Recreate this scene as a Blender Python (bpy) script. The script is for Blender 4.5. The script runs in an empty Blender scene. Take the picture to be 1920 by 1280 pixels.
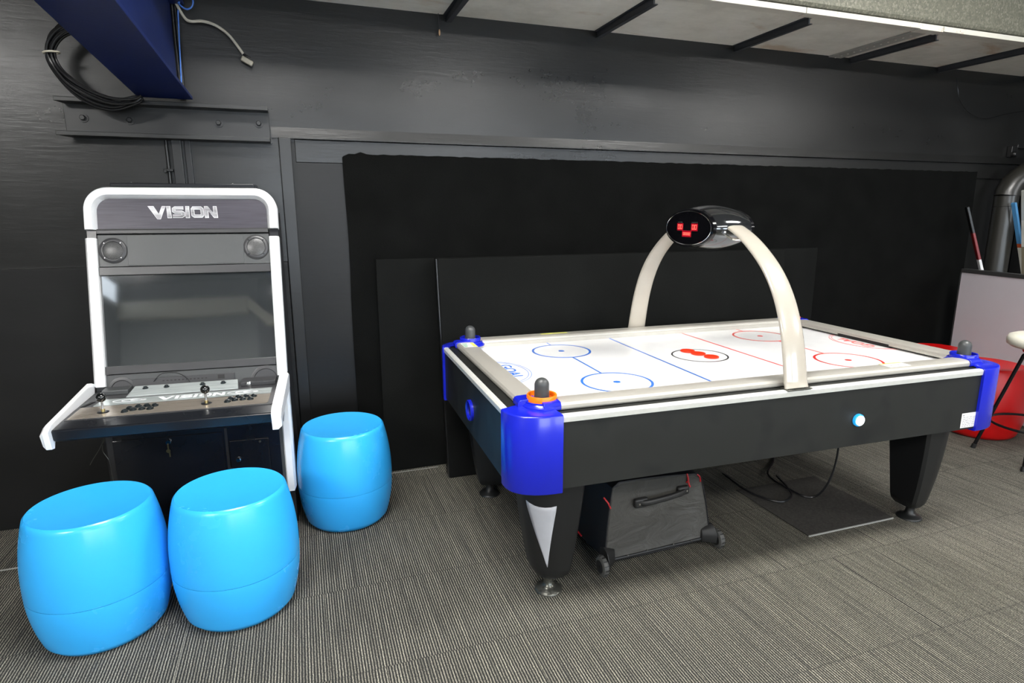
import bpy, bmesh, math, random
from math import sin, cos, pi, radians
from mathutils import Vector, Matrix
random.seed(7)
S = bpy.context.scene
COL = S.collection

# ------------------------------------------------------------------ camera
F_PX, PITCH, YAW, ROLL, CAM_H = 1127.6173, 0.2083182, 0.3374345, -0.0031520, 1.5283718
cam_d = bpy.data.cameras.new('camera'); cam = bpy.data.objects.new('camera', cam_d); COL.objects.link(cam)
cam_d.sensor_fit = 'HORIZONTAL'; cam_d.sensor_width = 36.0; cam_d.lens = 36.0 * F_PX / 1920.0
cam_d.clip_start = 0.05; cam_d.clip_end = 100
_f = Vector((sin(YAW) * cos(PITCH), cos(YAW) * cos(PITCH), -sin(PITCH)))
_r = Vector((cos(YAW), -sin(YAW), 0)); _u = _r.cross(_f)
_r2 = _r * cos(ROLL) + _u * sin(ROLL); _u2 = -_r * sin(ROLL) + _u * cos(ROLL)
cam.matrix_world = Matrix(((_r2.x, _u2.x, -_f.x, 0), (_r2.y, _u2.y, -_f.y, 0), (_r2.z, _u2.z, -_f.z, CAM_H), (0, 0, 0, 1)))
S.camera = cam

# ------------------------------------------------------------------ world, view, lamps' strength
W = bpy.data.worlds.new('world'); S.world = W; W.use_nodes = True
W.node_tree.nodes['Background'].inputs[0].default_value = (0.75, 0.85, 1.0, 1)
W.node_tree.nodes['Background'].inputs[1].default_value = 0.25
S.view_settings.view_transform = 'Standard'; S.view_settings.look = 'None'
S.view_settings.exposure = 0.45; S.view_settings.gamma = 1.0; S.view_settings.use_curve_mapping = False
LAMP = 40.0          # emission strength of the ceiling lights' diffusers

# ------------------------------------------------------------------ materials
def srgb(r, g, b):
    def f(c):
        c /= 255.0
        return c / 12.92 if c <= 0.04045 else ((c + 0.055) / 1.055) ** 2.4
    return (f(r), f(g), f(b), 1)

class NT:
    def __init__(s, name):
        s.m = bpy.data.materials.new(name); s.m.use_nodes = True
        s.t = s.m.node_tree; s.n = s.t.nodes; s.b = s.n['Principled BSDF']
    def node(s, typ, **kw):
        n = s.n.new(typ)
        for k, v in kw.items(): setattr(n, k, v)
        return n
    def link(s, a, b): s.t.links.new(a, b)
    def setin(s, n, i, v):
        if hasattr(v, 'links') or isinstance(v, bpy.types.NodeSocket): s.link(v, n.inputs[i])
        else: n.inputs[i].default_value = v
    def coord(s): return s.node('ShaderNodeTexCoord').outputs['Object']
    def mapping(s, vec, scale=(1, 1, 1), loc=(0, 0, 0), rot=(0, 0, 0)):
        m = s.node('ShaderNodeMapping'); s.link(vec, m.inputs[0])
        m.inputs['Scale'].default_value = scale; m.inputs['Location'].default_value = loc; m.inputs['Rotation'].default_value = rot
        return m.outputs[0]
    def noise(s, vec, scale=5, detail=3, rough=0.5, dist=0.0):
        n = s.node('ShaderNodeTexNoise'); s.link(vec, n.inputs['Vector'])
        n.inputs['Scale'].default_value = scale; n.inputs['Detail'].default_value = detail
        n.inputs['Roughness'].default_value = rough; n.inputs['Distortion'].default_value = dist
        return n.outputs['Fac']
    def math(s, op, a, b=0.0, c=0.0):
        n = s.node('ShaderNodeMath', operation=op)
        s.setin(n, 0, a); s.setin(n, 1, b)
        if op in ('MULTIPLY_ADD',): s.setin(n, 2, c)
        return n.outputs[0]
    def ramp(s, fac, stops):
        n = s.node('ShaderNodeValToRGB'); s.link(fac, n.inputs[0])
        e = n.color_ramp.elements
        while len(e) < len(stops): e.new(0.5)
        for el, (p, c) in zip(e, stops):
            el.position = p; el.color = c if len(c) == 4 else (*c, 1)
        return n.outputs[0]
    def mix(s, fac, a, b, blend='MIX'):
        n = s.node('ShaderNodeMix', data_type='RGBA', blend_type=blend)
        s.setin(n, 0, fac); s.setin(n, 6, a); s.setin(n, 7, b)
        return n.outputs[2]
    def color(s, v): s.setin(s.b, 'Base Color', v); return s
    def rough(s, v): s.setin(s.b, 'Roughness', v); return s
    def bump(s, h, strength=0.2, dist=0.01):
        n = s.node('ShaderNodeBump'); s.link(h, n.inputs['Height'])
        n.inputs['Strength'].default_value = strength; n.inputs['Distance'].default_value = dist
        s.link(n.outputs[0], s.b.inputs['Normal']); return s

def plain(name, col, rough=0.5, metal=0.0, spec=0.5, coat=0.0, var=0.06, vs=12.0, bump=0.0, bs=200.0, emit=None, es=0.0, coat_rough=0.05):
    """a procedural material: base colour with slight mottling, optional fine bump"""
    t = NT(name); c = t.coord()
    n = t.noise(c, vs, 4, 0.6)
    lo = tuple(max(0, x * (1 - var)) for x in col[:3]) + (1,); hi = tuple(min(1, x * (1 + var)) for x in col[:3]) + (1,)
    t.color(t.ramp(n, [(0.3, lo), (0.7, hi)]))
    t.rough(t.math('MULTIPLY_ADD', n, 0.12, max(0, rough - 0.06)))
    t.b.inputs['Metallic'].default_value = metal
    t.b.inputs['Specular IOR Level'].default_value = spec
    t.b.inputs['Coat Weight'].default_value = coat; t.b.inputs['Coat Roughness'].default_value = coat_rough
    if bump: t.bump(t.noise(c, bs, 2), bump, 0.002)
    if emit is not None:
        t.b.inputs['Emission Color'].default_value = emit; t.b.inputs['Emission Strength'].default_value = es
    return t.m

def wall_paint(name, col, rough, bump=0.25, spec=0.5, streak=0.5):
    t = NT(name); c = t.coord()
    big = t.noise(t.mapping(c, (0.7, 1, 1.4)), 2.2, 5, 0.6)
    brush = t.noise(t.mapping(c, (2.5, 1, 22)), 3.0, 4, 0.6, 0.3)
    fine = t.noise(c, 32, 2, 0.5)
    lo = tuple(x * 0.75 for x in col[:3]) + (1,); hi = tuple(x * 1.3 for x in col[:3]) + (1,)
    base = t.ramp(big, [(0.3, lo), (0.7, hi)])
    # light scuffs and paint chips
    sc = t.noise(t.mapping(c, (3, 1, 1)), 26, 2, 0.5, 2.0)
    chips = t.ramp(sc, [(0.79, (0, 0, 0)), (0.83, (1, 1, 1))])
    base = t.mix(t.math('MULTIPLY', chips, 0.012), base, (0.16, 0.15, 0.13, 1))
    t.color(base)
    t.rough(t.math('ADD', t.math('MULTIPLY', big, 0.16), t.math('MULTIPLY_ADD', fine, 0.04, rough - 0.09)))
    t.b.inputs['Specular IOR Level'].default_value = spec
    h = t.math('ADD', t.math('MULTIPLY', brush, streak), t.math('MULTIPLY', fine, 0.14))
    t.bump(h, bump, 0.004)
    return t.m

MAT = {}
MAT['wall'] = wall_paint('black_wall_paint', (0.008, 0.008, 0.0075, 1), 0.29, 0.30, 0.5)
MAT['board'] = wall_paint('black_board_paint', (0.006, 0.006, 0.006, 1), 0.42, 0.22, 0.34)
MAT['steel_black'] = wall_paint('black_painted_steel', (0.007, 0.007, 0.007, 1), 0.34, 0.2, 0.55, 0.2)
MAT['felt'] = plain('black_felt', (0.0040, 0.0042, 0.0040, 1), 0.95, spec=0.05, var=0.25, vs=6, bump=0.5, bs=350)
MAT['panel_felt'] = plain('black_covered_board', (0.0050, 0.0054, 0.0050, 1), 0.85, spec=0.10, var=0.2, vs=5, bump=0.4, bs=300)
MAT['blue_steel'] = plain('blue_beam_paint', srgb(15, 32, 84), 0.42, spec=0.5, var=0.15, vs=5, bump=0.15, bs=60)
MAT['stool_blue'] = plain('blue_plastic', srgb(50, 172, 246), 0.26, spec=0.5, var=0.02, vs=4)
MAT['stool_red'] = plain('red_plastic', srgb(190, 10, 12), 0.36, spec=0.5, var=0.03, vs=4)
MAT['white_gloss'] = plain('white_gloss_plastic', (0.86, 0.87, 0.88, 1), 0.3, var=0.02)
MAT['cab_black'] = plain('cabinet_black_metal', (0.006, 0.007, 0.010, 1), 0.28, spec=0.5, var=0.1, vs=3, bump=0.04, bs=500)
MAT['cab_matt'] = plain('cabinet_black_textured', (0.012, 0.012, 0.013, 1), 0.5, spec=0.5, var=0.1, bump=0.1, bs=500)
MAT['cab_grey'] = plain('cabinet_grey_plastic', srgb(66, 68, 69), 0.38, spec=0.5, var=0.04, vs=8, bump=0.04, bs=600)
MAT['cab_grey2'] = plain('cabinet_dark_grey_plastic', srgb(56, 56, 58), 0.34, spec=0.5, var=0.05, vs=8)
MAT['chrome'] = plain('chrome', (0.8, 0.8, 0.8, 1), 0.12, metal=1.0, var=0.03)
MAT['brass'] = plain('brass_key', (0.55, 0.45, 0.22, 1), 0.3, metal=1.0)
MAT['ball_black'] = plain('glossy_black_ball', (0.004, 0.005, 0.005, 1), 0.08, coat=0.6)
MAT['button'] = plain('glossy_dark_button', (0.008, 0.012, 0.014, 1), 0.12, coat=0.5)
MAT['white_print'] = plain('white_print', (0.85, 0.86, 0.88, 1), 0.35)
MAT['rail'] = plain('silver_rail_aluminium', srgb(182, 178, 169), 0.36, metal=0.35, var=0.03, vs=20, bump=0.03, bs=400)
MAT['strip'] = plain('bright_strip_aluminium', srgb(226, 226, 220), 0.33, metal=0.35, var=0.05, vs=30)
MAT['table_black'] = plain('table_black_laminate', srgb(27, 28, 27), 0.46, spec=0.38, var=0.32, vs=3, bump=0.12, bs=500)
MAT['table_leg'] = plain('table_leg_black', srgb(22, 23, 24), 0.42, spec=0.5, var=0.1, vs=5, bump=0.08, bs=400)
MAT['blue_gloss'] = plain('royal_blue_gloss_plastic', srgb(20, 32, 178), 0.24, var=0.03, coat=0.15)
MAT['play'] = plain('white_playfield', (0.83, 0.83, 0.83, 1), 0.18, var=0.01, spec=0.5)
MAT['mk_blue'] = plain('blue_marking', srgb(48, 112, 208), 0.3)
MAT['mk_red'] = plain('red_marking', srgb(222, 50, 42), 0.3)
MAT['mk_black'] = plain('black_marking', srgb(28, 28, 28), 0.3)
MAT['puck'] = plain('red_puck', srgb(240, 52, 22), 0.35)
MAT['orange'] = plain('orange_plastic', srgb(255, 118, 16), 0.3)
MAT['mallet_red'] = plain('red_mallet_plastic', srgb(225, 20, 30), 0.3)
MAT['grip'] = plain('dark_grey_grip', srgb(62, 64, 64), 0.38, var=0.05)
MAT['arch'] = plain('pearl_white_arch_paint', srgb(172, 165, 153), 0.22, var=0.02, coat=0.6)
MAT['head'] = plain('smoked_chrome_shell', srgb(96, 98, 100), 0.10, metal=0.9, var=0.02)
MAT['face'] = plain('black_display_glass', (0.003, 0.003, 0.004, 1), 0.15, spec=0.3)
MAT['led'] = plain('red_led_digits', (0.8, 0.05, 0.04, 1), 0.4, emit=(1.0, 0.10, 0.07, 1), es=1.6)
MAT['led_dim'] = plain('red_led_window', (0.25, 0.0, 0.01, 1), 0.4, emit=(1.0, 0.02, 0.04, 1), es=0.12)
MAT['lamp_white'] = plain('lit_button_lens', (0.9, 0.95, 1, 1), 0.3, emit=(0.85, 0.97, 1.0, 1), es=3.0)
MAT['lamp_ring'] = plain('lit_button_ring', srgb(20, 120, 190), 0.3, emit=(0.02, 0.35, 0.75, 1), es=0.5)
MAT['rubber'] = plain('black_rubber', (0.010, 0.010, 0.010, 1), 0.5)
MAT['cable_black'] = plain('black_cable_sheath', (0.008, 0.008, 0.009, 1), 0.32)
MAT['cable_white'] = plain('off_white_cable_sheath', srgb(190, 184, 168), 0.45)
MAT['cable_blue'] = plain('blue_cable_sheath', srgb(70, 120, 205), 0.4)
MAT['plug'] = plain('clear_plug_plastic', srgb(150, 145, 130), 0.25)
MAT['foot'] = plain('levelling_foot_metal', srgb(92, 92, 86), 0.28, metal=0.7)
MAT['foot_dark'] = plain('levelling_foot_rubber', srgb(26, 27, 27), 0.4)
MAT['bag'] = plain('dark_grey_bag_nylon', srgb(84, 83, 80), 0.6, spec=0.35, var=0.15, vs=7)
def m_laminate():
    t = NT('smudged_black_laminate'); c = t.coord(); w = t.noise(t.mapping(c, (1, 1, 0.8)), 5.0, 2, 0.4, 0.4); f = t.noise(c, 500, 2)
    sm = t.ramp(w, [(0.36, srgb(19, 20, 19)), (0.47, srgb(29, 30, 28))]); t.color(sm); t.rough(t.math('MULTIPLY_ADD', w, -0.25, 0.60))
    t.b.inputs['Specular IOR Level'].default_value = 0.36; t.bump(f, 0.1, 0.001); return t.m
MAT['table_black'] = m_laminate()
def m_nylon():
    t = NT('wrinkled_dark_grey_nylon'); c = t.coord(); w = t.noise(t.mapping(c, (1, 1, 1.6)), 7, 4, 0.55, 0.8); f = t.noise(c, 500, 2)
    t.color(t.ramp(w, [(0.3, srgb(62, 61, 58)), (0.7, srgb(74, 73, 70))])).rough(0.55); t.b.inputs['Specular IOR Level'].default_value = 0.35
    t.bump(t.math('ADD', w, t.math('MULTIPLY', f, 0.03)), 0.55, 0.03); return t.m
MAT['bag'] = m_nylon()
MAT['bag_black'] = plain('black_bag_nylon', srgb(14, 15, 20), 0.6, var=0.1, vs=5, bump=0.25, bs=300)
MAT['piping_red'] = plain('red_zip_cord', srgb(165, 24, 30), 0.5)
MAT['grey_rubber'] = plain('grey_wheel_rubber', srgb(78, 78, 76), 0.6, bump=0.2, bs=150)
MAT['decal_grey'] = plain('light_grey_decal', srgb(182, 183, 188), 0.35)
MAT['label'] = plain('white_paper_label', srgb(225, 225, 224), 0.5)
MAT['ink'] = plain('grey_ink', srgb(130, 130, 132), 0.5)
MAT['yellow'] = plain('yellow_print', srgb(225, 222, 90), 0.45)
MAT['green'] = plain('green_print', srgb(70, 160, 100), 0.45)
MAT['wood'] = plain('raw_chipboard_edge', srgb(176, 142, 108), 0.7, var=0.2, vs=60)
MAT['partition'] = plain('grey_partition_laminate', srgb(188, 183, 188), 0.34, var=0.02, vs=4)
MAT['part_edge'] = plain('dark_partition_edge', srgb(52, 52, 52), 0.4)
MAT['pipe'] = plain('black_painted_duct', srgb(40, 39, 35), 0.33, spec=0.7, var=0.15, vs=6, bump=0.06, bs=90)
MAT['seat_white'] = plain('ivory_stool_seat', srgb(236, 232, 216), 0.4)
MAT['stool_leg'] = plain('black_chrome_tube', srgb(48, 48, 50), 0.22, metal=0.8)
MAT['mat_edge'] = plain('pale_mat_edge', srgb(150, 150, 146), 0.5)
MAT['mat'] = plain('dark_mat_carpet', srgb(60, 58, 55), 0.9, spec=0.2, var=0.3, vs=90, bump=0.5, bs=300)
MAT['room_wall'] = plain('room_wall_paint', srgb(112, 112, 112), 0.7)
MAT['room_dark'] = plain('room_dark_wall_paint', srgb(70, 72, 76), 0.6)
MAT['room_mid'] = plain('mid_grey_wall_paint', srgb(120, 124, 124), 0.6)
MAT['cream'] = plain('cream_beam_paint', srgb(240, 234, 214), 0.6)
MAT['lampglow'] = plain('ceiling_lamp_diffuser', (0.9, 0.9, 0.9, 1), 0.5, emit=(1.0, 0.985, 0.95, 1), es=LAMP)
MAT['joist'] = plain('dark_grey_joist', srgb(50, 52, 56), 0.55, var=0.15, vs=20)
MAT['perf'] = plain('perforated_grey_metal', srgb(150, 149, 142), 0.5)
MAT['marquee_trim'] = plain('dark_slot', (0.004, 0.004, 0.004, 1), 0.5)
MAT['beige'] = None

def m_carpet():
    t = NT('striped_grey_carpet_tiles'); c = t.coord()
    sx = t.node('ShaderNodeSeparateXYZ'); t.link(c, sx.inputs[0]); X, Y = sx.outputs[0], sx.outputs[1]
    yy = t.math('MULTIPLY', t.math('SUBTRACT', Y, 1.845), 2.0); ty = t.math('FLOOR', yy)
    xx = t.math('ADD', t.math('MULTIPLY', X, 2.0), t.math('MULTIPLY', ty, 0.37)); tx = t.math('FLOOR', xx)
    cb = t.node('ShaderNodeCombineXYZ'); t.link(tx, cb.inputs[0]); t.link(ty, cb.inputs[1])
    wn = t.node('ShaderNodeTexWhiteNoise', noise_dimensions='3D'); t.link(cb.outputs[0], wn.inputs[0])
    rnd = wn.outputs['Value']
    # stripes ~10 mm apart running away from the camera, each with its own strength
    ph = t.math('MULTIPLY_ADD', X, 100.0, t.math('MULTIPLY', rnd, 7.0))
    wob = t.noise(c, 60, 2); ph = t.math('ADD', ph, t.math('MULTIPLY', wob, 0.35))
    fr = t.math('ABSOLUTE', t.math('SUBTRACT', t.math('FRACT', ph), 0.5))          # 0 at stripe centre
    line = t.ramp(fr, [(0.10, (1, 1, 1)), (0.27, (0, 0, 0))])
    cb2 = t.node('ShaderNodeCombineXYZ'); t.link(t.math('FLOOR', ph), cb2.inputs[0]); t.link(t.math('MULTIPLY', Y, 1.6), cb2.inputs[1]); t.link(rnd, cb2.inputs[2])
    sv = t.noise(cb2.outputs[0], 1.7, 2, 0.6)
    sv = t.ramp(sv, [(0.25, (0.25, 0.25, 0.25)), (0.75, (1, 1, 1))])
    line = t.math('MULTIPLY', line, sv)
    fleck = t.noise(t.mapping(c, (1, 0.5, 1)), 330, 3, 0.75)
    fl = t.ramp(fleck, [(0.36, (0.30, 0.30, 0.30)), (0.64, (1.70, 1.68, 1.62))])
    dark = srgb(54, 54, 53); light = srgb(163, 159, 146)
    base = t.mix(t.math('MULTIPLY', line, 0.9), dark, light)
    gap = t.ramp(fr, [(0.34, (1, 1, 1)), (0.46, (0.50, 0.50, 0.50))])
    base = t.mix(1.0, base, gap, 'MULTIPLY')
    base = t.mix(1.0, base, fl, 'MULTIPLY')
    patch = t.noise(c, 1.6, 4, 0.6)
    sh = t.math('MULTIPLY', t.math('MULTIPLY_ADD', rnd, 0.12, 0.94), t.math('MULTIPLY_ADD', patch, 0.5, 0.75))
    shc = t.node('ShaderNodeCombineColor'); [t.link(sh, shc.inputs[i]) for i in range(3)]
    base = t.mix(1.0, base, shc.outputs[0], 'MULTIPLY')
    # fine dark joint lines between the tiles
    fy = t.math('ABSOLUTE', t.math('SUBTRACT', t.math('FRACT', yy), 0.5))
    joint = t.ramp(fy, [(0.490, (0, 0, 0)), (0.497, (1, 1, 1))])
    base = t.mix(t.math('MULTIPLY', joint, 0.35), base, (0.02, 0.02, 0.02, 1))
    t.color(base).rough(0.95); t.b.inputs['Specular IOR Level'].default_value = 0.15
    t.bump(t.math('ADD', line, fleck), 0.5, 0.003)
    return t.m
MAT['carpet'] = m_carpet()

def m_slab():
    t = NT('stained_pale_ceiling_board'); c = t.coord()
    a = t.noise(c, 2.2, 6, 0.65); b = t.noise(t.mapping(c, (1, 3, 1)), 9, 5, 0.7, 0.6)
    base = t.ramp(a, [(0.30, srgb(196, 194, 184)), (0.52, srgb(222, 220, 210)), (0.75, srgb(236, 234, 226))])
    base = t.mix(t.math('MULTIPLY', b, 0.35), base, srgb(150, 146, 134))
    st = t.ramp(t.noise(t.mapping(c, (1, 2.2, 1), (3.1, 0.4, 0)), 1.5, 5, 0.62, 0.5), [(0.60, (0, 0, 0)), (0.70, (1, 1, 1))])
    base = t.mix(t.math('MULTIPLY', st, 0.55), base, srgb(168, 136, 96))
    t.color(base).rough(0.85); t.bump(b, 0.3, 0.004); return t.m
MAT['slab'] = m_slab()

def m_zinc():
    t = NT('galvanised_steel_spangle'); c = t.coord()
    v = t.node('ShaderNodeTexVoronoi'); t.link(c, v.inputs['Vector']); v.inputs['Scale'].default_value = 90
    n = t.noise(c, 170, 3, 0.6)
    k = t.math('ADD', t.math('MULTIPLY', v.outputs['Color'], 0.5), t.math('MULTIPLY', n, 0.6))
    t.color(t.ramp(k, [(0.25, srgb(84, 84, 74)), (0.6, srgb(108, 107, 94)), (0.85, srgb(140, 138, 124))]))
    t.b.inputs['Metallic'].default_value = 0.25; t.rough(0.5); return t.m
MAT['zinc'] = m_zinc()

def m_rust():
    t = NT('white_paint_with_rust'); c = t.coord()
    s = t.ramp(t.noise(c, 55, 5, 0.7), [(0.58, (0, 0, 0)), (0.64, (1, 1, 1))])
    r = t.ramp(t.noise(c, 2.3, 3, 0.6), [(0.50, (0, 0, 0)), (0.62, (1, 1, 1))])
    t.color(t.mix(t.math('MULTIPLY', s, r), srgb(196, 193, 182), srgb(140, 98, 56))).rough(0.5); return t.m
MAT['edge_white'] = m_rust()

def m_brushed(name, c0, c1, axis_scale=(2, 60, 60), rough=0.35, metal=0.4):
    t = NT(name); c = t.coord(); n = t.noise(t.mapping(c, axis_scale), 6, 4, 0.6)
    t.color(t.ramp(n, [(0.3, c0), (0.7, c1)])).rough(rough); t.b.inputs['Metallic'].default_value = metal; return t.m
MAT['marquee'] = m_brushed('brushed_violet_grey_marquee', srgb(44, 42, 51), srgb(66, 63, 73), (1.2, 60, 60), 0.35, 0.2)
MAT['beige'] = m_brushed('brushed_bronze_panel', srgb(150, 140, 128), srgb(182, 172, 158), (1.2, 60, 60), 0.18, 0.55)
MAT['silver'] = m_brushed('brushed_silver_panel', srgb(176, 186, 186), srgb(232, 238, 236), (1.2, 50, 50), 0.15, 0.5)
MAT['letter'] = m_brushed('chrome_letters', srgb(84, 84, 88), srgb(196, 196, 200), (1, 1, 5), 0.3, 0.5)

def m_screen():
    t = NT('dark_glossy_screen_glass'); c = t.coord()
    t.color((0.030, 0.034, 0.036, 1)); t.rough(t.math('MULTIPLY_ADD', t.noise(c, 6, 3), 0.05, 0.02))
    t.b.inputs['Specular IOR Level'].default_value = 1.0; t.b.inputs['IOR'].default_value = 2.0
    t.bump(t.noise(t.mapping(c, (1, 1, 2)), 4, 1), 0.012, 0.01); return t.m
MAT['screen'] = m_screen()

def m_stick(name, bands, axis=2):
    t = NT(name); c = t.coord(); s = t.node('ShaderNodeSeparateXYZ'); t.link(c, s.inputs[0])
    r = t.node('ShaderNodeValToRGB'); t.link(s.outputs[axis], r.inputs[0]); r.color_ramp.interpolation = 'CONSTANT'
    e = r.color_ramp.elements
    while len(e) < len(bands): e.new(0.5)
    for el, (p, col) in zip(e, bands): el.position = p; el.color = col
    t.color(r.outputs[0]).rough(0.35); return t.m

# ------------------------------------------------------------------ mesh helpers
class MB:
    def __init__(s): s.v = []; s.f = []; s.mi = []; s.cur = 0
    def add(s, vs, fs):
        o = len(s.v); s.v += [tuple(p) for p in vs]; s.f += [tuple(i + o for i in f) for f in fs]; s.mi += [s.cur] * len(fs); return s
    def box(s, x0, x1, y0, y1, z0, z1):
        v = [(x0, y0, z0), (x1, y0, z0), (x1, y1, z0), (x0, y1, z0), (x0, y0, z1), (x1, y0, z1), (x1, y1, z1), (x0, y1, z1)]
        return s.add(v, [(0, 3, 2, 1), (4, 5, 6, 7), (0, 1, 5, 4), (1, 2, 6, 5), (2, 3, 7, 6), (3, 0, 4, 7)])
    def hexa(s, b, t):          # bottom and top quads, counterclockwise from above
        return s.add(list(b) + list(t), [(0, 3, 2, 1), (4, 5, 6, 7), (0, 1, 5, 4), (1, 2, 6, 5), (2, 3, 7, 6), (3, 0, 4, 7)])
    def rings(s, rs, closed=True, cap0=True, cap1=True, loop=False):
        n = len(rs[0]); vs = [p for r in rs for p in r]; fs = []
        m = len(rs)
        for i in range(m if loop else m - 1):
            j = (i + 1) % m
            for k in range(n if closed else n - 1):
                l = (k + 1) % n
                fs.append((i * n + k, i * n + l, j * n + l, j * n + k))
        if cap0 and not loop: fs.append(tuple(range(n))[::-1])
        if cap1 and not loop: fs.append(tuple((m - 1) * n + k for k in range(n)))
        return s.add(vs, fs)
    def prism(s, poly, axis, a, b):
        def P(u, v, w): return {'x': (w, u, v), 'y': (u, w, v), 'z': (u, v, w)}[axis]
        return s.rings([[P(u, v, a) for u, v in poly], [P(u, v, b) for u, v in poly]])
    def lathe(s, prof, c=(0, 0, 0), axis='z', n=48, cap0=True, cap1=True):
        rs = []
        for r, h in prof:
            ring = []
            for k in range(n):
                a = 2 * pi * k / n; x, y = r * cos(a), r * sin(a)
                p = {'z': (x, y, h), 'y': (x, h, y), 'x': (h, x, y)}[axis]
                ring.append((p[0] + c[0], p[1] + c[1], p[2] + c[2]))
            rs.append(ring)
        return s.rings(rs, True, cap0, cap1)
    def tube(s, path, r, n=10, closed=False):
        P = [Vector(p) for p in path]; m = len(P); rs = []; up = None
        for i in range(m):
            if closed: d = P[(i + 1) % m] - P[i - 1]
            else: d = P[min(i + 1, m - 1)] - P[max(i - 1, 0)]
            d.normalize()
            if up is None:
                up = Vector((0, 0, 1)) if abs(d.z) < 0.9 else Vector((0, 1, 0))
            a = (up - d * up.dot(d)); a.normalize(); up = a; b = d.cross(a)
            rr = r[i] if isinstance(r, (list, tuple)) else r
            rs.append([tuple(P[i] + a * rr * cos(2 * pi * k / n) + b * rr * sin(2 * pi * k / n)) for k in range(n)])
        return s.rings(rs, True, not closed, not closed, loop=closed)
    def ball(s, c, r, n=20, sq=(1, 1, 1)):
        rs = []
        for i in range(1, n):
            a = pi * i / n
            rs.append([(c[0] + r * sq[0] * sin(a) * cos(2 * pi * k / (2 * n)), c[1] + r * sq[1] * sin(a) * sin(2 * pi * k / (2 * n)), c[2] - r * sq[2] * cos(a)) for k in range(2 * n)])
        return s.rings(rs)
    def xf(s, M, i0=0):
        s.v = s.v[:i0] + [tuple(M @ Vector(p)) for p in s.v[i0:]]; return s

def obj(name, mb, mats, parent=None, bevel=0.0, seg=2, smooth=35, loc=None):
    me = bpy.data.meshes.new(name); me.from_pydata(mb.v, [], mb.f)
    if not isinstance(mats, (list, tuple)): mats = [mats]
    for m in mats: me.materials.append(MAT[m] if isinstance(m, str) else m)
    me.polygons.foreach_set('material_index', mb.mi)
    bm = bmesh.new(); bm.from_mesh(me); bmesh.ops.recalc_face_normals(bm, faces=bm.faces); bm.to_mesh(me); bm.free()
    if smooth:
        me.polygons.foreach_set('use_smooth', [True] * len(me.polygons)); me.set_sharp_from_angle(angle=radians(smooth))
    me.update()
    o = bpy.data.objects.new(name, me); COL.objects.link(o)
    if parent: o.parent = parent
    if loc: o.location = loc
    if bevel:
        b = o.modifiers.new('bevel', 'BEVEL'); b.width = bevel; b.segments = seg; b.limit_method = 'ANGLE'; b.angle_limit = radians(40); b.harden_normals = False
    return o

def tag(o, label, cat, group=None, kind=None):
    o['label'] = label; o['category'] = cat
    if group: o['group'] = group
    if kind: o['kind'] = kind
    return o
def thing(name, label, cat, loc=(0, 0, 0), rz=0, group=None):
    o = bpy.data.objects.new(name, None); COL.objects.link(o); o.location = loc; o.rotation_euler = (0, 0, rz); o.empty_display_size = 0.1
    return tag(o, label, cat, group)
def struct(name, mb, m, label=None, **kw):
    o = obj(name, mb, m, **kw); o['kind'] = 'structure'
    if label: o['label'] = label; o['category'] = name.split('_')[0].split('.')[0]
    return o
def dup(root, loc, rz=None, label=None):
    r = root.copy(); COL.objects.link(r); r.location = loc
    if rz is not None: r.rotation_euler = (0, 0, rz)
    if label: r['label'] = label
    for ch in list(root.children):
        c = ch.copy(); COL.objects.link(c); c.parent = r
        for g in list(ch.children):
            d = g.copy(); COL.objects.link(d); d.parent = c
    return r
def smooth_path(pts, k=8):
    P = [Vector(p) for p in pts]; P = [P[0] * 2 - P[1]] + P + [P[-1] * 2 - P[-2]]; out = []
    for i in range(1, len(P) - 2):
        for j in range(k):
            t = j / k; a, b, c, d = P[i - 1:i + 3]
            out.append(0.5 * ((2 * b) + (c - a) * t + (2 * a - 5 * b + 4 * c - d) * t * t + (3 * b - a - 3 * c + d) * t ** 3))
    out.append(P[-2]); return out
def rrect(x0, x1, y0, y1, r, n=8):
    out = []
    for cx, cy, a0 in ((x1 - r, y1 - r, 0), (x0 + r, y1 - r, 90), (x0 + r, y0 + r, 180), (x1 - r, y0 + r, 270)):
        for i in range(n + 1):
            a = radians(a0 + 90 * i / n); out.append((cx + r * cos(a), cy + r * sin(a)))
    return out
def text_mesh(s, size, depth=0.0005, bold=0.0):
    cu = bpy.data.curves.new('text_source', 'FONT'); cu.body = s; cu.size = size; cu.extrude = depth; cu.offset = bold; cu.align_x = 'CENTER'; cu.align_y = 'CENTER'
    to = bpy.data.objects.new('text_source', cu); COL.objects.link(to)
    dg = bpy.context.evaluated_depsgraph_get(); dg.update()
    me = bpy.data.meshes.new_from_object(to.evaluated_get(dg))
    mb = MB(); mb.add([tuple(v.co) for v in me.vertices], [tuple(p.vertices) for p in me.polygons])
    bpy.data.objects.remove(to); bpy.data.curves.remove(cu); bpy.data.meshes.remove(me)
    return mb
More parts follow.
